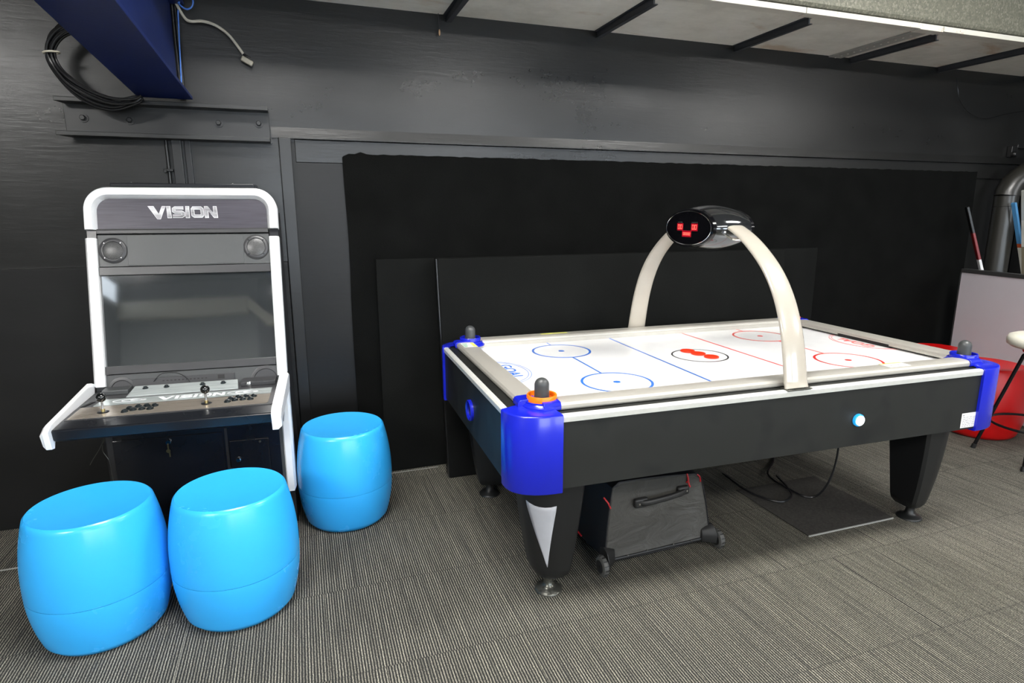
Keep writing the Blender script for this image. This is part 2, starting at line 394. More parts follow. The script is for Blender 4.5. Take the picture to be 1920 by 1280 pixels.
def stroke(mb, pts, w, z0, z1, closed=False):
    """flat ribbon of width w along a 2-D polyline, with mitred joints, extruded z0..z1"""
    n = len(pts); L = []; R = []
    for i in range(n):
        p = Vector(pts[i])
        a = Vector(pts[i - 1]) if (i > 0 or closed) else None
        b = Vector(pts[(i + 1) % n]) if (i < n - 1 or closed) else None
        d1 = (p - a).normalized() if a is not None else (b - p).normalized()
        d2 = (b - p).normalized() if b is not None else d1
        t = (d1 + d2).normalized(); nn = Vector((-t.y, t.x)); k = 1.0 / max(0.35, nn.dot(Vector((-d1.y, d1.x))))
        L.append(p + nn * w / 2 * k); R.append(p - nn * w / 2 * k)
    rs = [[(L[i].x, L[i].y, z0), (R[i].x, R[i].y, z0), (R[i].x, R[i].y, z1), (L[i].x, L[i].y, z1)] for i in range(n)]
    return mb.rings(rs, True, True, True, loop=closed)

# ================================================================== SETTING
WY = 3.51
struct('floor', MB().box(-4.2, 9.5, -5.2, 3.7, -0.05, 0), 'carpet', 'grey striped carpet tile floor', smooth=0)
# back wall: lower part
struct('wall_back', MB().box(-4.2, 9.5, WY, WY + 0.15, 0, 4.0), 'wall', 'black painted back wall', smooth=0)
# upper steel faced board, ends in a lipped edge at 1.92 m
mb = MB().box(-0.06, 9.5, WY - 0.03, WY, 1.97, 4.0).box(-4.2, -0.06, WY - 0.03, WY, 1.284, 4.0)
struct('wall_back.001', mb, 'wall', 'upper black painted wall sheet above the ledge', smooth=0)
mb = MB(); mb.prism([(WY - 0.038, 1.972), (WY, 1.972), (WY, 1.917), (WY - 0.044, 1.917), (WY - 0.044, 1.921)], 'x', -0.09, 3.9)
mb.prism([(WY - 0.035, 1.972), (WY, 1.972), (WY, 1.917), (WY - 0.041, 1.917), (WY - 0.041, 1.921)], 'x', 3.9, 9.5)
struct('trim_1', mb, 'wall', 'sloping black steel ledge along the back wall', smooth=0)
mb = MB().box(0.02, 9.5, WY - 0.018, WY, 1.80, 1.9165)
struct('trim_2', mb, 'wall', 'flat black rail under the ledge', smooth=0, bevel=0.003)
# vertical post and board left of the felt
mb = MB().box(-0.058, 0.003, WY - 0.05, WY, 0, 1.921)
struct('trim_3', mb, 'steel_black', 'black vertical steel post right of the arcade cabinet', smooth=0, bevel=0.004)
mb = MB().box(0.003, 0.36, WY - 0.014, WY, 0, 1.905)
struct('wall_back.002', mb, 'board', 'black board strip between steel post and felt', smooth=0)
# lower left board, its top edge at 1.28 m
struct('wall_back.003', MB().box(-4.2, -0.06, WY - 0.10, WY, 0, 1.284), 'board', 'lower black wall board behind the arcade cabinet', smooth=0, bevel=0.003)
# felt sheet hung in the bay
random.seed(3)
N = 160; top = []
for i in range(N + 1):
    x = 0.262 + (5.19 - 0.262) * i / N
    z = 1.850 + (random.uniform(-.002, .003)) + (0.010 if i == 3 else 0) - (0.012 if i == 0 else 0)
    top.append((x, z))
poly = [(0.262 + 0.012 * sin(k * 0.9) * (0.4 if k < 7 else 1) * 0.4, 0.001 + (1.83 - 0.001) * k / 12) for k in range(0, 13)]
poly = poly + top + [(5.20, 1.3), (5.205, 0.001)]
struct('wall_back.004', MB().prism(poly, 'y', WY - 0.026, WY - 0.0145), 'felt', 'matt black felt sheet lining the wall bay', smooth=0)
struct('wall_back.005', MB().box(0.405, 3.6, WY - 0.045, WY - 0.027, 0.001, 1.281), 'panel_felt', 'low black covered panel against the felt', smooth=0, bevel=0.003)
# seams in the carpet by the wall
struct('trim_4', MB().box(-1.6, -1.17, 2.992, 3.0, 0, 0.003), 'mat_edge', 'thin pale seam strip in the carpet left of the stools', smooth=0)
struct('trim_5', MB().box(0.38, 0.72, 3.438, 3.443, 0, 0.002), 'mat_edge', 'thin pale seam strip at the foot of the felt wall', smooth=0)
# low ceiling over the wall bay (underside of a gallery)
CZ = 2.589
struct('ceiling', MB().box(-4.2, 9.5, 2.86, WY - 0.03, CZ, CZ + 0.03), 'slab', 'stained pale boards under the gallery', smooth=0)
mb = MB()
for a, b in ((-4.2, 2.667), (2.672, 3.52), (3.52, 3.705), (3.71, 4.55), (4.556, 5.6), (5.606, 9.5)):
    dz = 0.004 if a == 3.52 else 0
    mb.box(a, b, 2.806, 2.866, CZ - 0.006 - dz, CZ - 0.001); mb.box(a, b, 2.806, 2.810, CZ - 0.001, CZ + 0.022)
struct('trim_6', mb, 'edge_white', 'white painted steel angle with rust along the gallery edge', smooth=0)
# rest of the room, beyond and behind the camera
struct('wall_left', MB().box(-4.35, -4.2, -5.2, 3.7, 0, 4.0), 'room_wall', 'left side wall', smooth=0)
struct('wall_right', MB().box(9.5, 9.65, -5.2, 3.7, 0, 4.0), 'room_dark', 'right side wall', smooth=0)
struct('wall_front', MB().box(-4.35, 9.65, -5.35, -5.2, 0, 4.0), 'room_wall', 'wall behind the camera', smooth=0)
struct('trim_7', MB().box(-4.19, -2.1, -5.19, -5.0, 3.34, 3.64), 'cream', 'cream boxed beam high on the wall behind the camera', smooth=0, bevel=0.01)
struct('trim_8', MB().rings([[(x, y, z) for x, z in ((-2.30, 3.64), (-2.09, 3.64), (-1.52, 3.08), (-1.76, 3.08))] for y in (-5.17, -5.02)]), 'cream', 'slanting end of the cream beam', smooth=0)
struct('wall_front.001', MB().box(-1.95, -0.75, -5.2, -5.175, 0, 4.0), 'room_dark', 'dark bay in the wall behind the camera', smooth=0)
struct('wall_front.002', MB().box(-4.18, -1.95, -5.2, -5.185, 0, 3.34), 'room_mid', 'mid grey panelling below the cream beam', smooth=0)
struct('ceiling.001', MB().box(-4.35, 9.65, -5.35, 3.7, 4.0, 4.1), 'room_dark', 'high ceiling of the room', smooth=0)

# glowing window panes added behind the camera to brighten ceiling underside and fronts
MAT['pane'] = plain('fill_window_pane', (0.8, 0.85, 0.9, 1), 0.5, emit=(0.80, 0.90, 1.0, 1), es=8.0)
for i, (a, b) in enumerate(((-0.6, 1.6), (2.4, 4.6), (5.4, 7.6))):
    w = struct('window_%d' % (i + 1), MB().box(a, b, -5.19, -5.18, 0.9, 2.3), 'pane', 'added glowing window in the wall behind the camera', smooth=0)
    obj('window_frame', MB().box(a - .06, b + .06, -5.199, -5.14, 2.3, 2.36).box(a - .06, b + .06, -5.199, -5.14, 0.84, 0.9).box(a - .06, a, -5.199, -5.14, 0.9, 2.3).box(b, b + .06, -5.199, -5.14, 0.9, 2.3).box((a + b) / 2 - .02, (a + b) / 2 + .02, -5.179, -5.14, 0.9, 2.3), 'white_gloss', w, smooth=0)

MAT['pane_dim'] = plain('dim_frosted_window_pane', (0.8, 0.85, 0.9, 1), 0.5, emit=(0.80, 0.90, 1.0, 1), es=2.2)
w = struct('window_4', MB().box(-4.19, -4.18, -4.9, -3.0, 3.6, 3.92), 'pane_dim', 'high frosted window in the left wall', smooth=0)
obj('window_frame', MB().box(-4.199, -4.15, -4.96, -4.9, 3.54, 3.97).box(-4.199, -4.15, -3.0, -2.94, 3.54, 3.97).box(-4.199, -4.15, -4.9, -3.0, 3.54, 3.6).box(-4.199, -4.15, -4.9, -3.0, 3.92, 3.97), 'white_gloss', w, smooth=0)

# joists across the gallery underside
jt = [(0.852, 'leftmost dark steel ceiling joist, above the rusty hanging hook'),
      (1.766, 'dark steel ceiling joist above the left half of the hockey table'),
      (2.755, 'dark steel ceiling joist above the right half of the hockey table'),
      (3.738, 'dark steel ceiling joist beside the perforated metal strip'),
      (4.60, 'dark steel ceiling joist right of the brown ceiling stain'),
      (5.55, 'dark steel ceiling joist at the far right corner')]
for x, lab in jt:
    mb = MB().box(x - 0.022, x + 0.022, 2.868, WY - 0.031, CZ - 0.004, CZ); mb.box(x - 0.006, x + 0.004, 2.868, WY - 0.031, CZ - 0.034, CZ - 0.004); mb.box(x - 0.006, x + 0.022, 2.868, WY - 0.031, CZ - 0.036, CZ - 0.032)
    tag(obj('ceiling_joist', mb, 'joist', smooth=0), lab, 'joist', 'joists under the gallery')
t = thing('perforated_strip', 'narrow perforated metal strip with a row of holes on the ceiling', 'metal strip', (3.59, 2.86, CZ - 0.006))
obj('strip', MB().box(-0.055, 0.055, 0.008, WY - 0.032 - 2.86, -0.004, 0.0055), 'perf', t, smooth=0, bevel=0.001)
for i in range(12): obj('rivet', MB().lathe([(0.006, -0.0065), (0.006, -0.003)], (0, 0.06 + i * 0.05, 0), n=10), 'edge_white', t)
mb = MB(); mb.prism([(2.826, CZ + 0.024), (2.804, CZ + 0.028), (2.795, CZ + 0.045), (2.795, CZ + 0.30), (2.81, CZ + 0.32), (2.90, CZ + 0.32), (2.90, CZ + 0.31), (2.826, CZ + 0.31)], 'x', -4.2, 9.5)
tag(obj('galvanised_beam', mb, 'zinc', smooth=0, bevel=0.004), 'speckled galvanised steel beam along the gallery edge', 'beam')
tag(obj('blue_cable', MB().tube(smooth_path([(3.5, 2.77, CZ + 0.36), (3.75, 2.775, CZ + 0.30), (4.0, 2.775, CZ + 0.255), (4.3, 2.775, CZ + 0.245), (4.7, 2.77, CZ + 0.26)]), 0.009), 'cable_blue'), 'light blue cable along the galvanised beam, top right corner', 'cable')
# rusty hook hanging from the leftmost joist
mb = MB().tube(smooth_path([(0.80, 3.462, CZ - 0.002), (0.80, 3.455, CZ - 0.05), (0.801, 3.45, CZ - 0.085)]), 0.002, 6)
h = tag(obj('hanging_hook', mb, 'joist'), 'small rusty tab hanging on a wire below the leftmost joist', 'hook')
obj('rusty_tab', MB().ball((0.801, 3.45, CZ - 0.10), 0.009, 8, (0.6, 0.5, 1.9)), 'wood', h)
tag(obj('loose_wire', MB().tube(smooth_path([(4.783, 3.47, 2.53), (4.805, 3.46, 2.44), (4.847, 3.46, 2.363), (4.964, 3.46, 2.283), (5.152, 3.46, 2.249), (5.358, 3.46, 2.291), (5.601, 3.46, 2.331)]), 0.0018, 6), 'stool_leg'), 'thin pale curved wire hanging on the dark wall at upper right', 'wire')

# ceiling lights of the room (two overhead ones added for fill; all out of frame)
def ceiling_light(x, y, z, lx, ly, lab):
    t = thing('ceiling_light', lab, 'ceiling light', (x, y, z))
    a, b = lx / 2, ly / 2; mb = MB()
    mb.box(-a - .03, a + .03, -b - .03, b + .03, 0.0, 0.05)
    obj('frame', mb, 'white_gloss', t, smooth=0, bevel=0.004)
    obj('diffuser', MB().box(-a, a, -b, b, -0.012, -0.001), 'lampglow', t, smooth=0)
    mb = MB()
    for sx in (-a * .7, a * .7): obj('hanger', MB().tube([(sx, 0, 0.05), (sx, 0, 3.998 - z)], 0.004, 6), 'chrome', t)
LIGHTS = [(-3.5, -1.9, 3.36, 1.9, 1.1, 'wide ceiling light over the far left'), (2.1, -1.6, 3.15, 1.3, .5, 'ceiling light behind the camera to the right'),
          (7.0, -1.7, 3.12, 1.9, .6, 'ceiling light far right behind'), (-0.1, 1.3, 3.4, 1.5, .6, 'added fill light above the open floor'),  # open-floor light is added to brighten stool tops and floor
          (3.3, 1.1, 3.4, 1.5, .5, 'added fill light above the table end'), (-0.6, -3.4, 3.15, 1.3, .5, 'ceiling light at the back of the room')]  # table-end light is added to brighten the playfield from above
for a in LIGHTS: ceiling_light(*a)

# ================================================================== STEEL BRACKET, BLUE BEAM, CABLES
BW = WY - 0.03
t = thing('steel_channel', 'black bolted steel channel on the wall under the blue beam', 'bracket', (-0.53, BW, 1.905))
X0, X1 = -0.45, 0.435
mb = MB().box(X0, X1, -0.018, -0.0005, 0.0, 0.145)
obj('web', mb, 'steel_black', t, smooth=0, bevel=0.002)
obj('flange', MB().prism([(X0 + 0.02, -0.0005), (X0 - 0.02, -0.10), (X1, -0.10), (X1, -0.0005)], 'z', -0.018, 0.002), 'steel_black', t, smooth=0, bevel=0.002)
obj('flange', MB().prism([(X0 + 0.01, -0.0005), (X0 - 0.01, -0.10), (X1, -0.10), (X1, -0.0005)], 'z', 0.130, 0.149), 'steel_black', t, smooth=0, bevel=0.002)
for x, z in ((-0.375, 0.070), (-0.185, 0.068), (0.20, 0.072), (0.385, 0.078)):
    mb = MB().lathe([(0.021, -0.018), (0.021, -0.023)], (x, 0, z), 'y', 20); mb.lathe([(0.0125, -0.023), (0.0125, -0.037), (0.010, -0.040)], (x, 0, z), 'y', 6)
    obj('bolt', mb, 'steel_black', t, smooth=30)
# blue I-beam rising from the bracket over the camera's left
d = Vector((-0.0464, -1.0447, 0.0992)).normalized()
e0 = Vector((-0.545, 3.40, 2.070)); sx = Vector((1, 0, 0)); up = sx.cross(-d).normalized() * 1.0
if up.z < 0: up = -up
def beam_box(a0, a1, h0, h1, l0, l1):
    b = []; 
    for l in (l0, l1):
        b.append([e0 + d * l + sx * a0 + up * h0, e0 + d * l + sx * a1 + up * h0, e0 + d * l + sx * a1 + up * h1, e0 + d * l + sx * a0 + up * h1])
    return MB().rings([[tuple(p) for p in r] for r in b])
bt = thing('blue_steel_beam', 'dark blue painted steel beam sloping up from the wall bracket', 'beam', (0, 0, 0))
obj('flange', beam_box(-0.115, 0.118, 0.0, 0.016, 0, 8.2), 'blue_steel', bt, smooth=0, bevel=0.003)
obj('web', beam_box(0.038, 0.058, 0.016, 0.43, 0, 8.2), 'blue_steel', bt, smooth=0)
obj('flange', beam_box(-0.115, 0.118, 0.43, 0.446, 0, 8.2), 'blue_steel', bt, smooth=0, bevel=0.003)
# black cable coil
random.seed(11)
ct = thing('cable_coil', 'coil of black cables hanging on the wall beside the blue beam', 'cable coil', (-0.72, 3.36, 2.07))
c_out = [(-0.76, 2.36), (-0.83, 2.372), (-0.90, 2.354), (-0.953, 2.302), (-0.976, 2.233), (-0.969, 2.168), (-0.916, 2.085), (-0.842, 2.025), (-0.751, 2.000), (-0.663, 2.021), (-0.622, 2.050)]
c_in = [(-0.76, 2.315), (-0.81, 2.328), (-0.859, 2.318), (-0.914, 2.290), (-0.948, 2.238), (-0.940, 2.178), (-0.885, 2.118), (-0.803, 2.069), (-0.720, 2.052), (-0.655, 2.058), (-0.628, 2.062)]
for k in range(7):
    f_ = (k + 0.3) / 7.0; pts = []
    for q, ((a, b), (c, e)) in enumerate(zip(c_out, c_in)):
        g_ = f_ if q in (4, 5) else min(1.0, f_ * 1.05)
        pts.append((a + (c - a) * g_ + 0.72 + random.uniform(-.004, .004), -0.012 - 0.012 * (k % 3) - (0.02 if q > 5 else 0) + random.uniform(-.003, .003), b + (e - b) * g_ - 2.07 + random.uniform(-.005, .005)))
    obj('cable_loop', MB().tube(smooth_path(pts), 0.0063, 8), 'cable_black', ct)
obj('cable_tie', MB().tube([(-0.237 + 0.030 * cos(a), -0.025 + 0.026 * sin(a), 0.155 + 0.003 * cos(a)) for a in [2 * pi * i / 16 for i in range(16)]], 0.0042, 6, closed=True), 'cable_white', ct)
# cables beside the beam
PX = lambda X, Z, Y=3.44: (X, Y, Z)
bt2 = thing('cable_bundle', 'black cables running down the wall beside the blue beam', 'cable', (-0.485, 3.455, 2.08))
for k in range(3): obj('cable', MB().tube(smooth_path([(-0.012 + k * 0.013, 0, 0.0), (-0.012 + k * 0.013, 0.006, 0.12), (-0.010 + k * 0.012, 0, 0.27), (-0.009 + k * 0.013, 0, 0.49)]), 0.0062, 8), 'cable_black', bt2)
tag(obj('blue_cable', MB().tube(smooth_path([(-0.472, 3.42, 2.144), (-0.463, 3.42, 2.303), (-0.455, 3.42, 2.438), (-0.452, 3.42, 2.47)]), 0.0032, 8), 'cable_blue'), 'thin blue cable running straight down beside the blue beam', 'cable')
tag(obj('blue_cable', MB().tube(smooth_path([(-0.46, 3.42, 2.56), (-0.455, 3.42, 2.515), (-0.441, 3.42, 2.49), (-0.415, 3.42, 2.476), (-0.392, 3.42, 2.49), (-0.386, 3.42, 2.518), (-0.405, 3.415, 2.54), (-0.434, 3.41, 2.525), (-0.444, 3.408, 2.495)]), 0.0038, 8), 'cable_blue'), 'small loop of blue cable at the top of the wall', 'cable')
wc = tag(obj('white_cable', MB().tube(smooth_path([(-0.482, 3.44, 2.549), (-0.462, 3.44, 2.505), (-0.433, 3.44, 2.446), (-0.407, 3.44, 2.430), (-0.354, 3.44, 2.435), (-0.298, 3.44, 2.421), (-0.247, 3.44, 2.385), (-0.205, 3.44, 2.329), (-0.188, 3.45, 2.303)]), 0.0068, 8), 'cable_white'), 'off-white cable curving to a plug on the black wall', 'cable')
mb = MB().box(-0.030, 0.026, 3.437, 3.461, -0.013, 0.013); mb.xf(Matrix.Translation((-0.172, 0, 2.272)) @ Matrix.Rotation(radians(28), 4, 'Y'))
obj('plug', mb, 'plug', wc, bevel=0.005)
obj('wire_end', MB().tube(smooth_path([(-0.188, 3.45, 2.303), (-0.176, 3.446, 2.295), (-0.160, 3.45, 2.285)]), 0.0075, 8), 'cable_black', wc)
# conduit pipes under the bracket
cp = thing('conduit', 'black conduit pipes and cable cover on the wall above the arcade cabinet', 'pipe', (-0.52, WY - 0.03, 1.285))
obj('pipe', MB().tube([(-0.055, -0.014, 0), (-0.055, -0.014, 0.61)], 0.008, 12), 'steel_black', cp)
obj('cover', MB().box(-0.032, 0.012, -0.026, -0.0005, 0.0, 0.61), 'steel_black', cp, smooth=0, bevel=0.003)
obj('cover', MB().box(0.024, 0.052, -0.020, -0.0005, 0.0, 0.61), 'cable_black', cp, smooth=0, bevel=0.003)
obj('clamp', MB().box(-0.078, -0.035, -0.028, -0.0005, 0.455, 0.468).lathe([(0.008, -0.028), (0.008, -0.042)], (-0.068, 0, 0.455), 'y', 10), 'steel_black', cp, smooth=30, bevel=0.002)

# ================================================================== LEANING BLACK PANEL
t = thing('leaning_panel', 'large flat black panel leaning on the wall behind the hockey table', 'panel', (0.73, 3.26, 0))
mb = MB().hexa([(0.02, -0.01, 0), (2.47, -0.01, 0), (2.47, 0.085, 0), (0.02, 0.085, 0)], [(0.0, 0.085, 1.286), (2.45, 0.085, 1.286), (2.45, 0.172, 1.286), (0.0, 0.172, 1.286)])
obj('board', mb, 'panel_felt', t, smooth=0, bevel=0.006)
obj('edge_strip', MB().hexa([(0.014, 0.0, 0.001), (0.02, 0.0, 0.001), (0.02, 0.03, 0.001), (0.014, 0.03, 0.001)], [(-0.006, 0.093, 1.283), (0.0, 0.093, 1.283), (0.0, 0.123, 1.283), (-0.006, 0.123, 1.283)]), 'steel_black', t, smooth=0)

# ================================================================== BARREL STOOLS
def barrel_stool(mat, label, loc, group, s=1.0, h=0.496, rz=0):
    t = thing('barrel_stool', label, 'stool', loc, rz, group)
    rt, rm, rb = 0.198 * s, 0.233 * s, 0.194 * s; zs = 0.205
    def rad(z):
        u = (z - h * 0.47) / (h * 0.53) if z > h * 0.47 else (z - h * 0.47) / (h * 0.47)
        e = rt if u > 0 else rb
        return rm - (rm - e) * abs(u) ** 2.2
    up = []
    n = 26
    for i in range(n + 1):
        z = zs + 0.0005 + (h - 0.010 - zs) * i / n; up.append((rad(z), z))
    up[0] = (up[0][0] - 0.0006, up[0][1])
    up += [(rt - 0.0015, h - 0.004), (rt - 0.006, h), (rt - 0.012, h - 0.0015)]
    for i in range(1, 9): k = i / 8; up.append(((rt - 0.012) * (1 - k) + 0.004 * k, h - 0.0015 - 0.016 * sin(k * pi / 2)))
    obj('upper_shell', MB().lathe(up, n=72, cap0=False), mat, t, smooth=50)
    lo = [(rb - 0.022, 0.0), (rb - 0.008, 0.004), (rb, 0.014)]
    for i in range(1, n + 1):
        z = 0.014 + (zs - 0.0005 - 0.014) * i / n; lo.append((rad(z), z))
    lo[-1] = (lo[-1][0] - 0.0006, lo[-1][1])
    obj('lower_shell', MB().lathe(lo, n=72, cap1=False), mat, t, smooth=50)
    return t
sb = barrel_stool('stool_blue', 'bright blue plastic barrel stool at far left, nearest the frame corner', (-0.789, 2.436, 0), 'blue barrel stools')
dup(sb, (-0.315, 2.402, 0), 0.7, 'bright blue plastic barrel stool in the middle, right in front of the arcade cabinet')
dup(sb, (0.146, 3.004, 0), 1.9, 'bright blue plastic barrel stool against the wall, right of the arcade cabinet')
rs = barrel_stool('stool_red', 'red plastic barrel stool behind the bar stool legs', (4.50, 2.76, 0), 'red barrel stools', 1.10)
dup(rs, (4.66, 3.235, 0), 0.5, 'red plastic barrel stool farther back against the wall by the grey partition').scale = (0.84, 0.84, 1.0)

# ================================================================== ARCADE CABINET
CR = -0.07; CU = Vector((cos(CR), sin(CR), 0)); CO = Vector((-0.094, 2.971, 0)) - CU * 0.80
cab = thing('arcade_cabinet', 'white and black upright arcade cabinet lettered VISION', 'arcade cabinet', CO, CR)
SLP = 0.182 / 0.865
def sp(x, z, off=0.0):      # point on the tilted screen plane, off = out of the plane towards the player
    n = Vector((0, -1, SLP)).normalized()
    return tuple(Vector((x, SLP * (z - 0.785), z)) + n * off)
def splate(poly, o0, o1):   # slab on the tilted plane
    return MB().rings([[sp(x, z, o0) for x, z in poly], [sp(x, z, o1) for x, z in poly]])
def srect(x0, x1, z0, z1): return [(x0, z0), (x1, z0), (x1, z1), (x0, z1)]
# carcass: two side panels and rear box
def side(x0, x1):
    return MB().prism([(0.06, 0.0), (0.36, 0.0), (0.36, 1.54), (0.172, 1.54), (0.165, 1.52), (0.022, 0.80), (0.022, 0.06), (0.05, 0.0)], 'x', x0, x1)
obj('side_panel', side(0.008, 0.030), 'cab_matt', cab, smooth=0, bevel=0.002)
obj('side_panel', side(0.770, 0.792), 'cab_matt', cab, smooth=0, bevel=0.002)
mb = MB().prism([(0.10, 0.02), (0.35, 0.02), (0.35, 1.56), (0.20, 1.56), (0.19, 1.54), (0.04, 0.82), (0.03, 0.58)], 'x', 0.030, 0.770)
obj('body', mb, 'cab_black', cab, smooth=0)
obj('top_box', MB().box(0.09, 0.71, 0.225, 0.35, 1.56, 1.655), 'cab_black', cab, smooth=0)
obj('top_plate', MB().box(0.10, 0.70, 0.205, 0.35, 1.655, 1.672), 'cab_black', cab, smooth=0, bevel=0.003)
for x in (0.182, 0.606): obj('screw', MB().lathe([(0.006, 1.672), (0.005, 1.676)], (x, 0.215, 0), n=10), 'chrome', cab)
# white hood around the marquee (rounded corners)
def hood(off_o, inset_in=0.0):
    R, r, n = 0.098, 0.056, 12; xo0, xo1, zt = 0.0, 0.80, 1.650; th = 0.047; z0 = 1.466
    outer = [(xo0, z0)] + [(xo0 + R - R * cos(a), zt - R + R * sin(a)) for a in [pi / 2 * i / n for i in range(n + 1)]]
    outer += [(xo1 - R + R * sin(a), zt - R + R * cos(a)) for a in [pi / 2 * i / n for i in range(n + 1)]] + [(xo1, z0)]
    i0, i1, it = xo0 + th, xo1 - th, zt - th
    inner = [(i0, z0)] + [(i0 + r - r * cos(a), it - r + r * sin(a)) for a in [pi / 2 * i / n for i in range(n + 1)]]
    inner += [(i1 - r + r * sin(a), it - r + r * cos(a)) for a in [pi / 2 * i / n for i in range(n + 1)]] + [(i1, z0)]
    return outer, inner
ou, inn = hood(0)
rings = []
cx, cz = 0.4, 1.5
for (ox, oz), (ix, iz) in zip(ou, inn):
    mx = lambda k: (ox + (ix - ox) * k, oz + (iz - oz) * k)
    a, b, c_, d_ = mx(0), mx(0.12), mx(0.72), mx(1)
    rings.append([sp(*a, -0.035), sp(*a, 0.010), sp(*b, 0.020), sp(*c_, 0.020), sp(*d_, -0.004), sp(*d_, -0.035)])
obj('marquee_surround', MB().rings(rings), 'white_gloss', cab, smooth=30)
mq = obj('marquee_panel', splate([(x, z) for x, z in inn], -0.02, -0.006), 'marquee', cab, smooth=0)
mq['label'] = 'brushed grey marquee panel lettered VISION'
# lettering V I S I O N
LW, LH = 0.285, 0.050; lx0 = 0.252; lz0 = 1.519
def letters(w, z0, z1, grow=0.0):
    mb = MB(); s = 0.0108
    def ST(pts, closed=False): stroke(mb, [(p[0] * LW, p[1] * LH) for p in pts], s + grow, z0, z1, closed)
    g = grow / 2
    def P(poly): mb.prism([(p[0] * LW, p[1] * LH) for p in poly], 'z', z0, z1)
    gx, gy = g / LW, g / LH
    P([(0.0 - gx * 2, 1 + gy), (0.075, 1 + gy), (0.145, 0.34), (0.200 - gx, 1 + gy), (0.245 + gx, 1 + gy), (0.165 + gx, -0.10 - gy), (0.125 - gx, -0.10 - gy)])   # V
    P([(0.275 - gx, 0 - gy), (0.325 + gx, 0 - gy), (0.310 + gx, 1 + gy), (0.262 - gx, 1 + gy)])
    ST([(0.505, 0.87), (0.385, 0.87), (0.362, 0.78), (0.362, 0.60), (0.385, 0.50), (0.475, 0.50), (0.500, 0.41), (0.500, 0.22), (0.475, 0.13), (0.345, 0.13)])
    P([(0.540 - gx, 0 - gy), (0.588 + gx, 0 - gy), (0.584 + gx, 1 + gy), (0.538 - gx, 1 + gy)])
    ST([(0.650, 0.87), (0.755, 0.87), (0.775, 0.76), (0.782, 0.24), (0.765, 0.13), (0.665, 0.13), (0.642, 0.24), (0.636, 0.76)], True)
    P([(0.822 - gx, 0 - gy), (0.868 + gx, 0 - gy), (0.862 + gx, 0.62), (0.955 - gx, 0 - gy), (1.005 + gx, 0 - gy), (0.990 + gx, 1 + gy), (0.945 - gx, 1 + gy), (0.950 - gx, 0.42), (0.862, 1 + gy), (0.815 - gx, 1 + gy)])
    return mb
def on_screen(mb, x, z, off):
    mb.v = [sp(x + p[0], z + p[1], off + p[2]) for p in mb.v]; return mb
obj('letter_outline', on_screen(letters(0, 0, 0.0012, 0.0028), lx0, lz0, -0.006), 'white_print', mq, smooth=0)
obj('letters', on_screen(letters(0, 0, 0.0024, 0.0), lx0, lz0, -0.006), 'letter', mq, smooth=0)
obj('marquee_shadow_gap', splate(srect(0.045, 0.755, 1.463, 1.469), -0.01, 0.004), 'marquee_trim', cab, smooth=0)
obj('marquee_ledge', splate(srect(0.045, 0.755, 1.447, 1.463), -0.02, 0.012), 'cab_grey2', cab, smooth=0, bevel=0.002)
obj('speaker_board', splate(srect(0.045, 0.755, 1.306, 1.443), -0.02, 0.001), 'cab_grey', cab, smooth=0)
obj('centre_plate', splate(srect(0.161, 0.643, 1.308, 1.441), 0.001, 0.004), 'cab_grey', cab, smooth=0, bevel=0.001)
for cx, cz in ((0.104, 1.375), (0.698, 1.381)):
    sg = obj('speaker', on_screen(MB().lathe([(0.054, -0.002), (0.054, 0.003), (0.050, 0.006), (0.041, 0.006), (0.038, 0.002), (0.020, -0.001)], n=48), cx, cz, 0.002), 'cab_grey2', cab, smooth=40)
    obj('speaker_surround', on_screen(MB().lathe([(0.0565, -0.001), (0.0565, 0.0018), (0.0535, 0.0018), (0.0535, -0.001)], n=48), cx, cz, 0.002), 'marquee_trim', sg)
    mb = MB(); mb.lathe([(0.0385, 0.0), (0.0385, 0.0022), (0.030, 0.004), (0.015, 0.0055), (0.003, 0.006)], n=40)
    t_ = NT('speaker_mesh'); vv = t_.node('ShaderNodeTexVoronoi'); t_.link(t_.coord(), vv.inputs['Vector']); vv.inputs['Scale'].default_value = 420
    t_.color(t_.ramp(vv.outputs['Distance'], [(0.30, srgb(34, 34, 34)), (0.5, srgb(80, 80, 80))])); t_.rough(0.30)
    obj('grille', on_screen(mb, cx, cz, 0.003), t_.m, sg, smooth=50)
    for a in (45, 135, 225, 315): obj('screw', on_screen(MB().lathe([(0.0028, 0), (0.002, 0.0015)], n=8), cx + 0.0455 * cos(radians(a)), cz + 0.0455 * sin(radians(a)), 0.008), 'button', sg)
obj('upper_bezel', splate(srect(0.045, 0.755, 1.267, 1.303), -0.02, 0.006), 'cab_grey2', cab, smooth=0, bevel=0.002)
obj('screen', splate(srect(0.045, 0.755, 0.868, 1.266), -0.03, -0.006), 'screen', cab, smooth=0)
obj('lower_bezel', splate(srect(0.045, 0.755, 0.836, 0.871), -0.02, 0.006), 'cab_grey2', cab, smooth=0, bevel=0.002)
lp = obj('lower_panel', splate(srect(0.045, 0.755, 0.70, 0.833), -0.03, -0.001), 'cab_grey', cab, smooth=0)
for cx, cz, r in ((0.105, 0.765, 0.058), (0.705, 0.768, 0.066)):
    obj('panel_ring', on_screen(MB().lathe([(r, 0), (r, 0.004), (r - 0.004, 0.005), (r - 0.014, 0.005), (r - 0.016, 0.001), (r - 0.03, 0.001)], n=48), cx, cz, -0.001), 'cab_grey2', lp, smooth=40)  # raised dark grey ring on the lower panel
obj('connector_board', splate(srect(0.150, 0.570, 0.775, 0.810), 0.0, 0.007), 'cab_grey2', lp, smooth=0, bevel=0.001)
obj('socket', splate(srect(0.500, 0.528, 0.788, 0.806), 0.0071, 0.009), 'marquee_trim', lp, smooth=0)
mb = MB()
